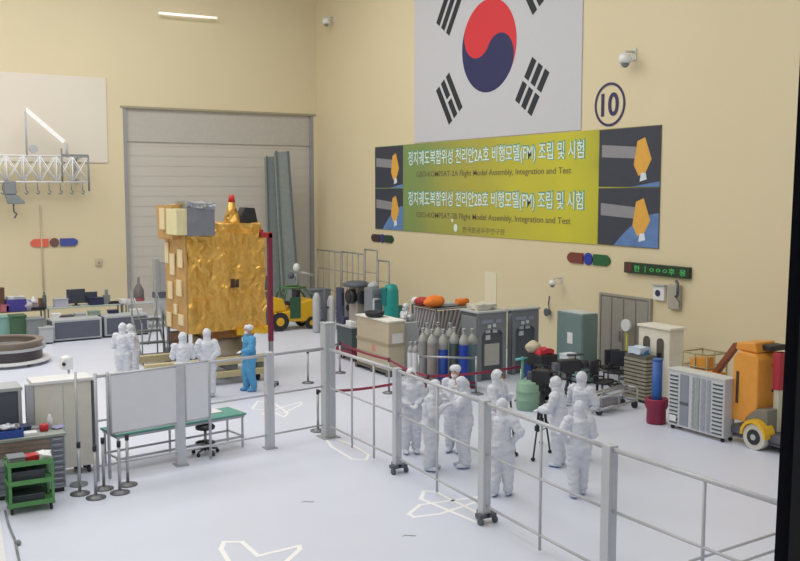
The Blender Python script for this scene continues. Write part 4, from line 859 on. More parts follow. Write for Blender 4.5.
# small table left of crate
c, w, d, h = BX(352, 362, 337, 360, 327)
t = thing('supply_cart', 'low cart with dark green box body and maroon base left of the crate', 'cart', c)
obj('box_body', M().box(0, 0, .35, w, d, h-.05), mat('dark slate green', (70, 84, 88)), t, bevel=.02); obj('maroon_base', M().box(-.03, -.03, .12, w+.03, d+.03, .35), MAROON, t); obj('top_tray', M().box(-.03, -.03, h-.05, w+.03, d+.03, h), LGREY, t)
for x in (.05, w-.1):
    for yy in (.08, d-.1): obj('caster', M().cyl((x, yy, .06), (x+.05, yy, .06), .06), RUB, t)
tag(obj('white_bundle', M().box(.05, .1, 0, w-.1, d*.5, .14).crumple(4, .05, 6, 4), WHITE, loc=c+Vector((0, 0, h+.001))), 'white paper bundle on top of the low dark cart', 'paper')
tag(obj('navy_bag', M().box(.05, d*.6, 0, w-.1, d*.95, .22).crumple(4, .05, 5, 9), NAVY, loc=c+Vector((0, 0, h+.001))), 'navy bag on the far end of the low dark cart', 'bag')
# beige crate
c, w, d, h = BX(388.5, 377, 357, 405, 322)
t = thing('beige_crate', 'large beige crate with white top standing on a pallet', 'crate', c)
obj('body', M().box(0, 0, .16, w, d, h-.03), BEIGE, t, bevel=.015); obj('top_board', M().box(-.03, -.03, h-.03, w+.03, d+.03, h+.02), mat('crate top white', (232, 232, 226)), t, bevel=.008)
obj('band', M().box(-.02, -.01, h*.55, -.002, d+.01, h*.6).box(-.01, -.02, h*.55, w+.01, -.002, h*.6), mat('crate band', (170, 156, 134)), t)
obj('lower_band', M().box(-.02, -.01, h*.32, -.002, d+.01, h*.36), MATS['crate band'], t)
obj('paper_label', M().box(w*.2, -.02, h*.6, w*.85, -.012, h*.78), WHITE, t); obj('stencil_mark', M().box(-.012, d*.4, h*.4, -.002, d*.5, h*.52), mat('pink stencil', (210, 150, 130)), t)
obj('pallet', M().box(-.05, -.05, .1, w+.05, d+.05, .155).box(-.05, -.05, 0, w+.05, .08, .1).box(-.05, d/2-.05, 0, w+.05, d/2+.05, .1).box(-.05, d-.08, 0, w+.05, d+.05, .1), mat('pallet dark', (100, 100, 98)), t)
tag(obj('black_basket', M().lathe([(.2, 0), (.27, .05), (.3, .16), (.27, .16), (.2, .06), (.02, .05)], n=24), BLACK, loc=c+Vector((w*.25, d*.55, h+.022))), 'black round basket on top of the beige crate', 'basket')
# ------------------------------------------------------------------ gas cylinders
cyls = [(411, 382, 'white', .1, 1.05, 'thin white gas cylinder, leftmost in the row'), (416, 384, 'white', .1, 1.1, 'thin white gas cylinder second from left in the row'), (423, 387, 'g', .13, 1.5, 'grey gas cylinder next to the thin white ones'), (432, 389, 'g2', .13, 1.5, 'brownish grey gas cylinder left of the first blue one'), (443, 389, 'blue', .13, 1.5, 'blue gas cylinder with grey shoulders, left of two blue'),
        (454, 389, 'dk', .13, 1.55, 'dark green gas cylinder between the two blue ones'), (463.5, 391, 'bl2', .125, 1.55, 'bright blue gas cylinder, right of two blue'), (472, 388, 'gt', .13, 1.5, 'grey green gas cylinder, rightmost in the row'),
        (427, 380, 'g', .13, 1.5, 'grey gas cylinder in the back row, left'), (438, 380, 'g2', .13, 1.52, 'brownish grey gas cylinder in the back row, middle'), (450, 380, 'g', .13, 1.5, 'grey gas cylinder in the back row, right')]
CC = {'white': (214, 216, 220), 'g': (142, 144, 144), 'g2': (146, 138, 134), 'blue': (40, 74, 158), 'dk': (72, 84, 84), 'bl2': (26, 62, 166), 'gt': (96, 122, 128)}
for px, py, k, r_, hh, lab in cyls:
    p = G(px, py); t = thing('gas_cylinder', lab, 'gas cylinder', p, 0, 'gas cylinders behind the red belt')
    obj('body', M().lathe([(r_*.9, 0), (r_, .03), (r_, hh*.82 if k != 'blue' else hh*.72), (r_*.99, hh*.84)], n=22), mat('cylinder '+k, CC[k], .35), t)
    obj('shoulder', M().lathe([(r_*1.01, hh*.72 if k == 'blue' else hh*.8), (r_, hh*.86), (r_*.75, hh*.93), (r_*.35, hh*.97), (r_*.3, hh*.99)], n=22), mat('shoulder grey', (162, 164, 160), .4), t)
    obj('valve', M().cyl((0, 0, hh*.98), (0, 0, hh*1.05), .03).cyl((-.06, 0, hh*1.03), (.06, 0, hh*1.03), .018).cyl((0, 0, hh*1.05), (0, 0, hh*1.08), .05), ALU, t)
a, b = G(419, 392), G(476, 394)
t = thing('cylinder_rack', 'red and steel rack rail holding the gas cylinders together', 'rack')
u = (b-a); N_ = Vector((-u.y, u.x, 0)).normalized()
zz = (.18, .3, .95)
for z, mt in zip(zz, (MAROON, MAROON, STEEL)):
    m = M(); m.cyl(a+Vector((0, 0, z))-N_*.02, b+Vector((0, 0, z))-N_*.02, .03); obj('rail', m, mt, t)
for p in (a, b): obj('post', M().cyl(p-N_*.02, p-N_*.02+Vector((0, 0, 1.0)), .03).box(p.x-.1, p.y-.2, 0, p.x+.1, p.y+.1, .04), STEEL, t)
# steel boxes behind first cylinders
c, w, d, h = BX(413, 377, 408, 428, 325)
t = thing('steel_unit', 'pale steel unit behind the left end of the gas cylinder row', 'machine', c+Vector((.0, .5, 0)))
obj('body', M().box(0, 0, .05, w, .5, h), LGREY, t, bevel=.02); obj('top_fittings', M().sph((w*.3, .25, h+.08), .12).sph((w*.7, .25, h+.1), .14).cyl((w*.5, .25, h), (w*.5, .25, h+.3), .04), ALU, t); obj('foot', M().box(.05, .05, 0, w-.05, .45, .05), BLACK, t)
# striped hose cage
c, w, d, h = BX(436, 366, 412, 470, 309)
t = thing('hose_cage', 'wire cage packed with slanting grey hoses against the flag wall', 'cage', c)
m = M()
for x in (0, w):
    for yy in (0, d): m.box(x-.02, yy-.02, 0, x+.02, yy+.02, h)
for z in (.1, h*.5, h-.02): m.tube([(0, 0, z), (w, 0, z), (w, d, z), (0, d, z), (0, 0, z)], .018)
obj('cage_frame', m, STEEL, t)
hm = [mat('hose pale', (158, 154, 156)), mat('hose dark', (92, 92, 100))]
m = M(); k = 0
for i in range(16):
    for fx in (0, 1):
        m.mi = (i+fx) % 2; s0 = i/16
        if fx: x = w*s0; m.cyl((max(0, x-.5)+.03, .04+.01*(i % 2), .15), (x+.03, .04, h-.08), .045, n=8)
        else: yy = d*s0; m.cyl((.04, min(d-.05, yy+.6), .15), (.04, yy+.03, h-.08), .045, n=8)
o_ = obj('hoses', m, hm, t); o_['kind'] = 'stuff'
CG = c
def oncage(name, lab, cat, m, mt, fx, fy): return tag(obj(name, m, mt, loc=CG+Vector((w*fx, d*fy, h+.02))), lab, cat)
obj('cage_top', M().box(-.02, -.02, h-.02, w+.02, d+.02, h), GREY, t)
oncage('orange_bag', 'orange bag on the left of the hose cage', 'bag', M().sph((0, 0, .16), (.34, .28, .18)).crumple(1, .05, 4, 1), ORCL, .12, .25)
oncage('red_bag', 'red bag beside the orange bag on hose cage', 'bag', M().sph((0, 0, .12), (.25, .3, .14)).crumple(1, .04, 4, 2), mat('dull red', (176, 54, 50), .7), .05, .62)
oncage('white_helmet', 'white rounded bundle at the far left of hose cage', 'bundle', M().sph((0, 0, .1), (.14, .14, .12)), WHITE, .05, .93)
oncage('pale_sheet', 'pale folded sheet in the middle of hose cage', 'sheet', M().box(-.3, -.2, 0, .3, .2, .08).crumple(4, .04, 4, 3), LGREY, .5, .3)
oncage('orange_roll', 'small orange roll at the right of the hose cage', 'roll', M().cyl((-.2, 0, .1), (.2, 0, .1), .11), ORCL, .9, .2)
# ------------------------------------------------------------------ grey booths
BG = mat('booth grey', (128, 134, 140), .5); BGD = mat('booth inset', (92, 98, 104), .5)
def booth(pc, py, pl, pr, pt, lab, paper=True):
    c, w, d, h = BX(pc, py, pl, pr, pt); t = thing('test_booth', lab, 'booth', c, 0, 'grey booths by the flag wall')
    pts = [(0, 0), (w*.12, 0), (w*.12, h*.66)]+[(w/2+w*.38*cos(a_), h*.66+h*.1*sin(a_)) for a_ in [pi-pi*k/10 for k in range(11)]]+[(w*.88, 0), (w, 0), (w, h), (0, h)]
    obj('front_panel', M().prism(pts, 0, .08), BG, t); obj('body', M().box(0, .08, 0, w, d, h), BGD, t); obj('side_panel', M().box(-.03, .05, .05, -.002, d-.05, h-.1), BG, t, bevel=.01)
    obj('top_cap', M().box(-.04, -.04, h, w+.04, d+.04, h+.05), LGREY, t, bevel=.01)
    obj('name_plate', M().box(w*.1, -.02, h*.85, w*.5, -.002, h*.9).box(w*.6, -.02, h*.85, w*.8, -.002, h*.9), mat('plate lilac', (150, 156, 176)), t)
    lw = mat('light grey marking', (214, 216, 218))
    for x_, z_ in ((.3, .7), (.55, .7), (.3, .6)): obj('display', M().box(w*x_, .05, h*z_, w*(x_+.16), .079, h*(z_+.07)), lw, t)
    obj('header_sticker', M().box(w*.32, -.03, h*.78, w*.42, -.004, h*.83).box(w*.5, -.03, h*.79, w*.6, -.004, h*.84), lw, t)
    if paper: obj('notice_board', M().box(w*.25, .04, h*.22, w*.78, .079, h*.54), mat('board pale', (184, 184, 176)), t)
    return c, w, d, h
c1, w1, d1, h1 = booth(478, 382, 461, 506, 314, 'grey booth with a pale notice board, left of two'); booth(512, 375, 507, 538, 311, 'grey booth half hidden by the equipment, right of two', False)
tag(obj('plastic_cover', M().box(0, 0, 0, w1*.7, .5, .16).crumple(5, .07, 4, 8), mat('clear plastic', (206, 204, 190), .4), loc=c1+Vector((w1*.15, d1*.3, h1+.055))), 'white crumpled plastic cover on top of the left booth', 'cover')
# ------------------------------------------------------------------ grey-teal cabinet
c, w, d, h = BX(582, 385, 556, 597, 315)
t = thing('steel_cabinet', 'grey green steel cabinet with a white label near the wall door', 'cabinet', c)
obj('body', M().box(0, 0, .05, w, d, h), GRTEAL, t, bevel=.02); obj('top_sheet', M().box(.02, .05, h, w-.02, d-.1, h+.02), mat('cabinet top pale', (196, 200, 200)), t)
obj('door', M().box(-.02, .03, .1, -.002, d-.03, h-.03), GRTEAL, t, bevel=.005); obj('label_plate', M().box(-.03, d*.36, h*.56, -.021, d*.56, h*.72), WHITE, t); obj('handle', M().box(-.06, d*.15, h*.35, -.02, d*.18, h*.45), BLACK, t); obj('vent', M().box(-.028, d*.5, h*.3, -.021, d*.62, h*.42), DGREY, t); obj('plinth', M().box(.03, .03, 0, w-.03, d-.03, .05), BLACK, t)
# ------------------------------------------------------------------ white arched cabinet
c, w, d, h = BX(668, 404, 637, 682, 331)
t = thing('arched_cabinet', 'white cabinet with two arched dark openings and overhanging top', 'cabinet', c)
obj('body', M().box(0, 0, 0, w, d, h), mat('cabinet ivory', (224, 220, 206)), t, bevel=.015); obj('roof', M().box(-.05, -.06, h, w+.02, d+.02, h+.06), mat('roof ivory', (232, 228, 214)), t, bevel=.01)
for f in (.18, .62):
    y0 = d*f; wd = d*.2
    pts = [(y0, h*.6), (y0+wd, h*.6)]+[(y0+wd/2+wd/2*cos(a_), h*.82+wd/2*sin(a_)) for a_ in [pi*k/8 for k in range(9)]]
    win = obj('arched_window', M().prism(pts, -.03, -.001, 'x'), mat('window shade', (88, 84, 78)), t)
    obj('sill_box', M().box(-.04, y0+wd*.2, h*.61, -.031, y0+wd*.8, h*.68), BLACK, win)
# ------------------------------------------------------------------ beige drawer stack
c, w, d, h = BX(645, 404, 624, 655, 357)
t = thing('tray_stack', 'khaki stack of thin trays left of the blue tube', 'tray stack', c)
obj('casing', M().box(.0, .0, .06, w, d, h), mat('stack casing', (104, 102, 94), .6), t)
TR = mat('tray khaki', (150, 146, 132), .55, vary=.2, scale=8)
for i in range(11):
    z = .09+i*(h-.15)/11; obj('tray', M().box(-.03, -.03, z, w+.0, d+.0, z+(h-.15)/11*.6), TR, t)
obj('foot', M().box(.05, .05, 0, w-.05, d-.05, .06), BLACK, t)
TB = c+Vector((0, 0, h+.005))
tag(obj('blue_tub', tub(w*.8, d*.55, .16), SKYB, loc=TB+Vector((w*.45, d*.55, 0))), 'sky blue tub on top of the khaki tray stack', 'tub')
tag(obj('white_parcel', M().box(-.18, -.2, 0, .18, .2, .16).crumple(3, .03, 6, 2), mat('bluish wrap', (206, 222, 240)), loc=TB+Vector((w*.45, d*.55, .02))), 'white parcel inside the sky blue tub', 'parcel')
# maroon pot, blue tube
q = G(656, 423)
tag(obj('maroon_drum', M().lathe([(.21, 0), (.22, .05), (.215, .32), (.26, .4), (.265, .56), (.25, .58), (.2, .58), (.19, .5), (.18, .08), (.02, .06)], n=32), mat('maroon rubber', (136, 34, 66), .5), loc=q), 'maroon round drum with flared rim on the floor', 'drum')
ht = onY(657, 360, q.y).z
t = thing('blue_tube', 'tall blue tube standing in the maroon drum', 'tube', q+Vector((.0, 0, .062)))
obj('tube', M().cyl((0, 0, 0), (0, 0, ht-.07), .115, n=24), mat('tube blue', (44, 92, 166), .45), t); obj('cap', M().cyl((0, 0, ht-.07), (0, 0, ht-.03), .12, n=24), mat('tube cap', (60, 100, 160)), t)
# ------------------------------------------------------------------ silver slotted case
c, w, d, h = BX(723, 443, 667, 734, 381)
t = thing('slotted_cabinet', 'wide silver cabinet with columns of slots, front right', 'cabinet', c)
SL = mat('slotted silver', (200, 203, 208), .45, .1)
obj('body', M().box(0, 0, .09, w, d, h), SL, t, bevel=.012); obj('top_board', M().box(-.02, -.02, h, w+.02, d+.02, h+.03), mat('case top', (208, 210, 208)), t)
DK = mat('slot dark', (84, 90, 100), .6); nr = 13
colsd = ((.03, .2, 0), (.23, .3, 1), (.32, .4, 1), (.43, .5, 2), (.52, .56, 1), (.62, .78, 3), (.82, .97, 0))
for a_, b_, k in colsd:
    y0, y1 = d*a_, d*b_
    if k == 0:
        for i in range(nr):
            z = .14+i*(h-.2)/nr; sb = obj('slot', M().box(-.006, y0, z, -.001, y1, z+.04), DK, t); obj('slot_lip', M().box(-.03, y0, z+.042, -.001, y1, z+.056), SL, sb)
    elif k == 1:
        m = M()
        for i in range(16): m.box(-.004, y0, .14, -.001, y1, h-.06) if i == 0 else None; m.box(-.015, y0+(.02 if i % 2 else 0), .14+i*(h-.2)/16, -.001, y1-(0 if i % 2 else .02), .14+i*(h-.2)/16+.035)
        obj('module_column', m, mat('module grey', (158, 164, 174), .5), t)
    elif k == 2: obj('door_strip', M().box(-.02, y0, .14, -.001, y1, h-.06), mat('strip grey green', (150, 162, 160), .5), t)
    else:
        obj('inset_panel', M().box(-.008, y0, .14, -.001, y1, h-.06), mat('inset blue grey', (136, 142, 154), .5), t); obj('dark_slot', M().box(-.014, y0, h*.45, -.009, y1, h*.5), DK, t)
obj('label_sticker', M().box(-.036, d*.83, .2, -.031, d*.95, .33), WHITE, t)
for yy in (.05, d-.12):
    for x in (.02, w-.08): obj('caster', M().cyl((x, yy, .045), (x+.04, yy, .045), .045).box(x, yy-.02, .05, x+.04, yy+.02, .09), RUB, t)
# ------------------------------------------------------------------ boom lift
q = G(757, 449)
t = thing('boom_lift', 'orange articulated boom lift with white tyred wheel at the right edge', 'boom lift', q)
yl = onX(730, 440, q.x).y-q.y; yr = -.95; ye = onX(757, 380, q.x).y-q.y; ym0 = onX(775.5, 380, q.x+.35).y-q.y; ym1 = onX(781, 380, q.x+.35).y-q.y
def Z(py, px=750, dx=0.): return onX(px, py, q.x+dx).z
zt = Z(352); zm = Z(418)
obj('chassis', M().box(.0, yr, .2, 1.25, yl+.1, zm-.25).box(.05, yr+.1, .12, 1.15, yl, .2), mat('chassis grey', (92, 92, 104), .5), t, bevel=.03)
# engine cover
m = M(); m.prism([(yl, zm-.12), (yl, zt-.16), (yl-.12, zt-.02), (ye+.08, zt-.04), (ye, zt-.14), (ye, zm+.2), (yl*.45, zm-.02), (yl*.5, zm-.12)], .02, .78, 'x')
obj('engine_cover', m, ORANGE, t, bevel=.03)
obj('grey_fairing', M().prism([(yl*.45, zm-.25), (yl*.43, zm+.0), (ye-.01, zm+.22), (ye-.28, zm+.24), (ye-.28, zm-.25)], .0, .8, 'x'), mat('fairing grey', (124, 122, 112), .5), t, bevel=.02)
obj('upper_cover', M().prism([(yl+.02, zt-.02), (yl+.0, zt+.14), (yl*.3, zt+.19), (ye+.14, zt+.12), (ye+.1, zt-.03)], .1, .72, 'x'), ORANGE, t, bevel=.03)
obj('cover_lettering', M().box(.005, yl-.16, zm+.25, .019, yl-.1, zt-.45), mat('dark lettering', (70, 52, 40)), t)
for zz, yy in ((zt-.3, .5), (zm+.55, .5)): obj('latch', M().box(yy-.03, ye-.02, zz-.03, yy+.03, ye-.001, zz+.03), BLACK, t)
obj('mudguard', M().prism([(.32*cos(a_), .28+.35*sin(a_)) for a_ in [pi*k/10 for k in range(11)]]+[(.27*cos(a_), .28+.27*sin(a_)) for a_ in [pi-pi*k/10 for k in range(11)]], -.16, .15, 'x'), YEL, t)
for yy in (0, yl-.35):
    for x in (-.12, 1.1):
        if yy and x < 0: continue
        w_ = obj('wheel', M().cyl((x, yy, .265), (x+.2, yy, .265), .265, n=32), mat('tyre off white', (204, 200, 190), .7), t)
        obj('rim', M().cyl((x-.012, yy, .265), (x+.212, yy, .265), .16, n=24), BLACK, w_); obj('hub', M().cyl((x-.03, yy, .265), (x+.23, yy, .265), .06, n=16), LGREY, w_)
# mast column with red cover at right
obj('mast_column', M().box(.3, ym1, zm-.25, .5, ym0, zt+.02), mat('mast cream', (200, 196, 176)), t, bevel=.01); obj('red_cover', M().box(.27, ym1-.02, zt-.75, .53, ym0+.02, zt+.02), mat('lift red', (170, 44, 62)), t, bevel=.02)
obj('console', M().box(.3, ye-.1, zt+.02, .75, ye+.15, zt+.14), BLACK, t, bevel=.02)
# boom and basket beyond the slotted case
B0 = onX(736, 346, q.x+.55)-q; B1 = onX(713, 377, q.x+.55)-q
m = M(); d_ = (B1-B0); m.cbox((B0+B1)/2+Vector((0, 0, 0)), (.13, .13, d_.length+.1), rot=d_.to_track_quat('Z', 'X').to_matrix()); obj('boom_arm', m, mat('boom brown', (134, 76, 44), .5), t, bevel=.015)
K0 = onX(716, 366, q.x+.8)-q; K1 = onX(692, 350, q.x+.8)-q; fz_ = onX(705, 400, q.x+.8).z
yb0, yb1 = K0.y, K1.y
obj('boom_joint', M().cbox((B1.x, B1.y, B1.z-.05), (.35, .4, .35)).tube([tuple(B1), (B1.x, yb0+.05, fz_+.05)], .06), ORANGE, t, bevel=.03)
zb_ = K1.z
obj('basket_floor', M().box(.5, yb0, fz_-.04, 1.15, yb1, fz_), GREY, t)
m = M()
for zz in (zb_, zb_-.3):
    m.tube([(.5, yb0, zz), (.5, yb1, zz), (1.15, yb1, zz), (1.15, yb0, zz), (.5, yb0, zz)], .02)
for x in (.5, 1.15):
    for yy in (yb0, (yb0+yb1)/2, yb1): m.cyl((x, yy, fz_), (x, yy, zb_), .02)
obj('basket_rail', m, mat('rail khaki', (168, 156, 120), .5), t)
obj('basket_box', M().prism([(yb0+.05, fz_), (yb1*.6+yb0*.4, fz_), (yb1*.75+yb0*.25, zb_-.12), (yb0+.05, zb_-.05)], .52, .8, 'x'), ORANGE, t, bevel=.03)
# ------------------------------------------------------------------ camera tripod etc
def tripod(q, h, feet, lab, mt=BLACK):
    t = thing('camera_tripod', lab, 'tripod', q)
    for f in feet:
        v = Vector((f.x-q.x, f.y-q.y, 0)); m = M(); top = Vector((0, 0, h-.12)); mid = v.lerp(top, .45)
        m.cyl(top+v*.05, mid, .03); m.cyl(mid, v+Vector((0, 0, .03)), .018); m.cbox(mid, (.07, .07, .1)); l_ = obj('leg', m, mt, t); obj('foot', M().sph(v+Vector((0, 0, .035)), (.045, .045, .035)), RUB, l_)
    m = M(); mm = Vector((0, 0, .55))
    for f in feet: v = Vector((f.x-q.x, f.y-q.y, 0)); m.cyl((0, 0, .45), v.lerp(Vector((0, 0, h-.12)), .4), .012)
    obj('spreader', m, GREY, t)
    obj('head', M().cyl((0, 0, h-.15), (0, 0, h), .07).box(-.09, -.09, h-.02, .09, .09, h+.03), mt, t); obj('pan_handle', M().cyl((0, 0, h-.05), (.35, -.28, h-.2), .014), mt, t); return t
q = G(541, 452)
f3 = [G(533, 461), G(550, 453), G(541, 444)]
hT = onY(541, 384, q.y).z; tripod(q, hT, f3, 'black camera tripod standing left of the operator')
t = thing('video_camera', 'black video camera mounted on the camera tripod', 'video camera', q+Vector((0, 0, hT+.032)), radians(35))
obj('body', M().box(-.12, -.2, 0, .12, .2, .26), BLACK, t, bevel=.03); obj('lens', M().cyl((0, -.2, .13), (0, -.34, .13), .085).cyl((0, -.34, .13), (0, -.4, .13), .1), BLACK, t); obj('lens_glass', M().cyl((0, -.395, .13), (0, -.405, .13), .08), GLASSM, t); obj('viewfinder', M().tube([(.12, 0, .24), (.2, .05, .26), (.24, .15, .26)], .03), BLACK, t); obj('top_handle', M().tube([(0, -.15, .26), (0, -.15, .34), (0, .15, .34), (0, .15, .26)], .018), BLACK, t); obj('battery', M().box(-.08, .2, .04, .08, .29, .2), DGREY, t)
q = G(568, 425)
tripod(q, 1.2, [q+Vector((.3, -.2, 0)), q+Vector((-.3, -.1, 0)), q+Vector((0, .35, 0))], 'second black tripod hidden behind the tripod operators')
t = thing('video_camera', 'large black video camera behind the heads of the tripod operators', 'video camera', q+Vector((0, 0, 1.235)), radians(75))
obj('body', M().box(-.13, -.26, 0, .13, .26, .27), BLACK, t, bevel=.04); obj('lens', M().cyl((0, -.26, .14), (0, -.45, .14), .09, .11), BLACK, t); obj('shoulder_pad', M().box(-.1, .26, .02, .1, .38, .2), DGREY, t); obj('microphone', M().cyl((.1, -.4, .35), (.1, 0, .35), .03).cyl((.1, -.2, .26), (.1, -.2, .35), .015), DGREY, t)
q = G(515, 456); t = thing('monopod', 'thin black monopod pole on the floor right of the fence post pair', 'monopod', q)
obj('pole', M().cyl((0, 0, .04), (-.1, .05, 1.2), .02), BLACK, t); obj('foot', M().sph((0, 0, .04), (.07, .07, .04)), RUB, t)
# cart with red cover, left of tripod
c, w, d, h = BX(541, 406, 526, 556, 356)
t = thing('equipment_cart', 'black equipment cart behind the camera tripod', 'cart', c)
obj('frame', M().box(0, 0, .12, w, .03, h-.3).box(0, d-.03, .12, w, d, h-.3).box(0, 0, .12, .03, d, .2), BLACK, t); obj('case', M().box(-.02, -.02, h-.32, w+.02, d+.02, h), BLACK, t, bevel=.02); obj('shelf', M().box(0, 0, .14, w, d, .2), DGREY, t)
for x in (.05, w-.1):
    for yy in (.08, d-.1): obj('caster', M().cyl((x, yy, .06), (x+.05, yy, .06), .06).box(x, yy-.02, .06, x+.05, yy+.02, .12), RUB, t)
tag(obj('red_jacket', M().box(.05, .1, 0, w, d*.8, .12).crumple(5, .06, 5, 3), mat('bright red cloth', (206, 60, 76), .8), loc=c+Vector((0, 0, h+.001))), 'crumpled red jacket on top of the black equipment cart', 'jacket')
tag(obj('beige_bag', M().sph((0, 0, .15), (.2, .17, .16)).crumple(1, .04, 6, 2), mat('beige cloth', (196, 186, 162), .8), loc=c+Vector((.1, d*.95-.1, h+.001))), 'beige bag at left end of the black equipment cart', 'bag')
q = G(522, 404); t = thing('sign_stand', 'slim green stand with blue pennant left of the equipment cart', 'stand', q); hh = onY(520, 357, q.y).z
obj('pole', M().cyl((0, 0, .03), (0, 0, hh), .035).cyl((0, 0, 0), (0, 0, .03), .16), mat('stand green', (92, 148, 130)), t); obj('cross_bar', M().cyl((-.2, 0, hh-.05), (.15, 0, hh-.05), .03), mat('cyan bar', (110, 190, 196)), t); obj('pennant', M().prism([(.06, hh-.15), (.32, hh-.3), (.06, hh-.55)], -.01, .01), mat('pennant blue', (70, 96, 180)), t)
q = G(528, 409); hh = onY(526, 381, q.y).z
tag(obj('green_drum', M().lathe([(.27, 0), (.29, .05), (.29, hh*.33), (.305, hh*.35), (.29, hh*.37), (.29, hh*.64), (.305, hh*.66), (.29, hh*.68), (.28, hh-.05), (.24, hh-.01), (.03, hh)], n=28), mat('pale green drum', (132, 168, 146), .5), loc=q), 'pale green rounded drum on the floor left of the tripod', 'drum')
# table with blue boxes
c, w, d, h = BX(585, 400, 553, 600, 371)
t = thing('equipment_table', 'dark topped table in front of the grey green cabinet', 'table', c)
obj('tabletop', M().box(0, 0, h-.05, w, d, h), mat('dark teal top', (76, 98, 96)), t, bevel=.01)
for x in (.03, w-.08):
    for yy in (.03, d-.08): obj('leg', M().box(x, yy, 0, x+.05, yy+.05, h-.05), BLACK, t)
for i, (fy, z, cl, lab) in enumerate(((.85, 0, (150, 176, 210), 'pale blue box on the dark table, bottom of two'), (.85, .15, (214, 220, 228), 'white box on the dark table, on top of the pale blue one'))):
    tag(obj('storage_box', boxlid(.42-.04*i, .36, .14), mat('box %d' % i, cl), loc=c+Vector((w*.5, d*fy-.15, h+.002+z)), bevel=.008), lab, 'box')
tag(obj('cable_pile', M().sph((0, 0, .08), (.3, .25, .09)).crumple(1, .05, 6, 1), mat('cable green', (90, 110, 106), .7), loc=c+Vector((w*.5, d*.35, h+.001))), 'grey green heap of covers on the near end of dark table', 'covers')
# dark chairs
def chair(q, rz, lab):
    t = thing('office_chair', lab, 'chair', q, rz, 'dark chairs by the flag wall')
    obj('seat', M().box(-.23, -.23, .43, .23, .22, .5), BLACK, t, bevel=.03); obj('backrest', M().box(-.22, .2, .58, .22, .26, 1.0), mat('chair navy', (46, 48, 62), .7), t, bevel=.03); obj('back_post', M().box(-.03, .2, .42, .03, .24, .62), BLACK, t); obj('column', M().cyl((0, 0, .1), (0, 0, .43), .03), STEEL, t)
    for s_ in (-1, 1): obj('armrest', M().tube([(s_*.2, .1, .45), (s_*.27, .1, .5), (s_*.27, .1, .66), (s_*.27, -.15, .66)], .02), BLACK, t)
    for i in range(5): a_ = i*2*pi/5; l_ = obj('leg', M().cyl((0, 0, .13), (.26*cos(a_), .26*sin(a_), .09), .022), BLACK, t); obj('caster', M().sph((.26*cos(a_), .26*sin(a_), .035), .035), RUB, l_)
chair(G(602, 400), radians(20), 'dark chair behind the right tripod operator'); chair(G(619, 389), radians(-40), 'dark chair between the dark table and the khaki tray stack'); chair(G(608, 384), radians(160), 'dark chair against the wall door')
# low trolley
a, b = G(599, 416), G(637, 408); u = b-a; L = u.length
t = thing('pipe_trolley', 'low grey pipe trolley on the floor left of the khaki tray stack', 'trolley', a, math.atan2(u.y, u.x))
m = M()
for z in (.12, .42): m.tube([(0, 0, z), (L, 0, z+.08), (L, .45, z+.08), (0, .45, z), (0, 0, z)], .028)
for x in (0, L*.5, L): m.cyl((x, 0, .12), (x, 0, .48), .022); m.cyl((x, .45, .12), (x, .45, .48), .022)
m.cyl((0, 0, .42), (L*.5, .45, .45), .02); m.cyl((0, .3, .42), (L, .3, .5), .03)
obj('pipe_frame', m, ALU, t); obj('folded_handle', M().tube([(-.1, .1, .42), (-.45, .15, .72), (-.45, .5, .72), (-.1, .5, .42)], .02), ALU, t)
for x in (0.05, L-.05):
    for y in (.04, .41): obj('wheel', M().cyl((x-.03, y, .08), (x+.03, y, .08), .08), RUB, t)
obj('bundle', M().box(L*.15, .1, .15, L*.6, .38, .35).crumple(4, .06, 5, 2), mat('grey bundle', (150, 150, 158)), t)
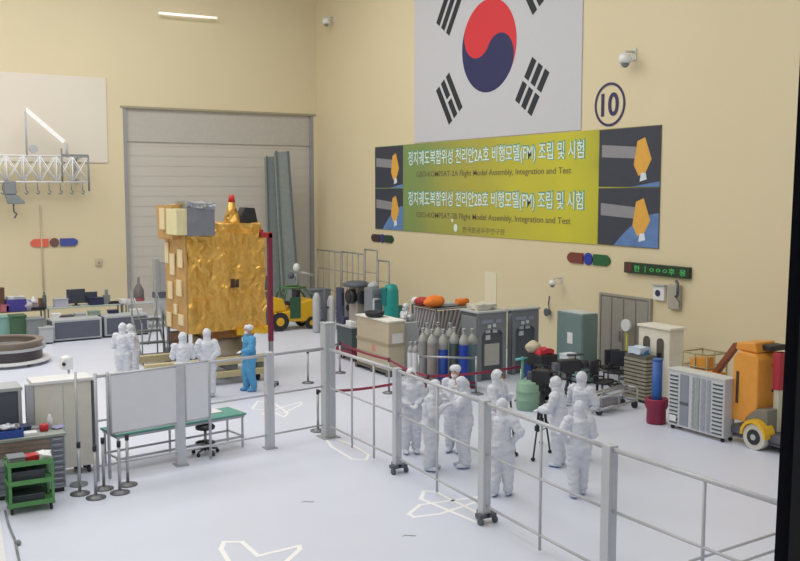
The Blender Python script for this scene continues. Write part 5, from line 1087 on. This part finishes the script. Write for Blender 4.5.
# yellow wall pipe beside door
q = onX(626, 380, XR-.3); t = thing('yellow_pole', 'thin yellow pole leaning by the wall door with white round head', 'pole', (q.x, q.y, 0)); z1 = onX(625, 330, XR-.3).z
obj('pole', M().cyl((0, 0, 0), (0, 0, z1), .035), mat('pole yellow', (196, 186, 70)), t); obj('round_head', M().cyl((0, -.0, z1+.15), (-.08, 0, z1+.15), .17, n=24).cyl((0, 0, z1), (0, 0, z1+.1), .03), WHITE, t); obj('base', M().cyl((0, 0, 0), (0, 0, .04), .18), DGREY, t)
# ------------------------------------------------------------------ floor tape outlines
def tape(pts, lab, closed=True, w=.075):
    P = [G(*p) for p in pts]; m = M(); n = len(P)
    for i in range(n if closed else n-1):
        a, b = P[i], P[(i+1) % n]; u = (b-a).normalized(); nn = Vector((-u.y, u.x, 0))*w/2; z = Vector((0, 0, .0015+.0002*i)); a = a-u*w/2; b = b+u*w/2
        m.bm.faces.new([m.bm.verts.new(v+z) for v in (a+nn, b+nn, b-nn, a-nn)])
    tag(obj('floor_marking', m, TAPE), lab, 'floor marking')
tape([(224, 542), (221, 549), (229, 562), (236, 575), (275, 572), (300, 549), (299, 546), (258, 556), (242, 542)], 'white taped outline with two lobes on the floor at bottom centre')
tape([(424, 491), (421, 499), (476, 522), (490, 524), (478, 513), (436, 492)], 'white taped long lozenge on the floor beneath the fence rail', w=.07)
tape([(409, 514), (414, 517), (440, 514), (482, 500), (478, 497), (420, 505)], 'white taped crossing lozenge on the floor left of the fence post', w=.07)
tape([(324, 437), (332, 447), (352, 459), (366, 460), (369, 455), (352, 445), (334, 438)], 'white taped long outline on the floor below the corner post', w=.06)
tape([(258, 401), (275, 404), (288, 413), (284, 417), (268, 410), (252, 409)], 'white taped outline on the floor right of the green table, left half', w=.05)
tape([(284, 413), (302, 404), (300, 402), (280, 408), (262, 414)], 'white taped outline on the floor right of the green table, right half', w=.05)
for p, lab in (((307, 502), 'small grey scuff mark on the open floor'), ((408, 536), 'small grey scuff mark on the floor left of the fence')):
    g_ = G(*p); m = M(); m.prism([(-.1, .03), (-.02, .06), (.12, -.05), (.08, -.07), (-.02, .02)], .001, .0025, 'z'); tag(obj('scuff_mark', m, GREY, loc=g_), lab, 'mark')
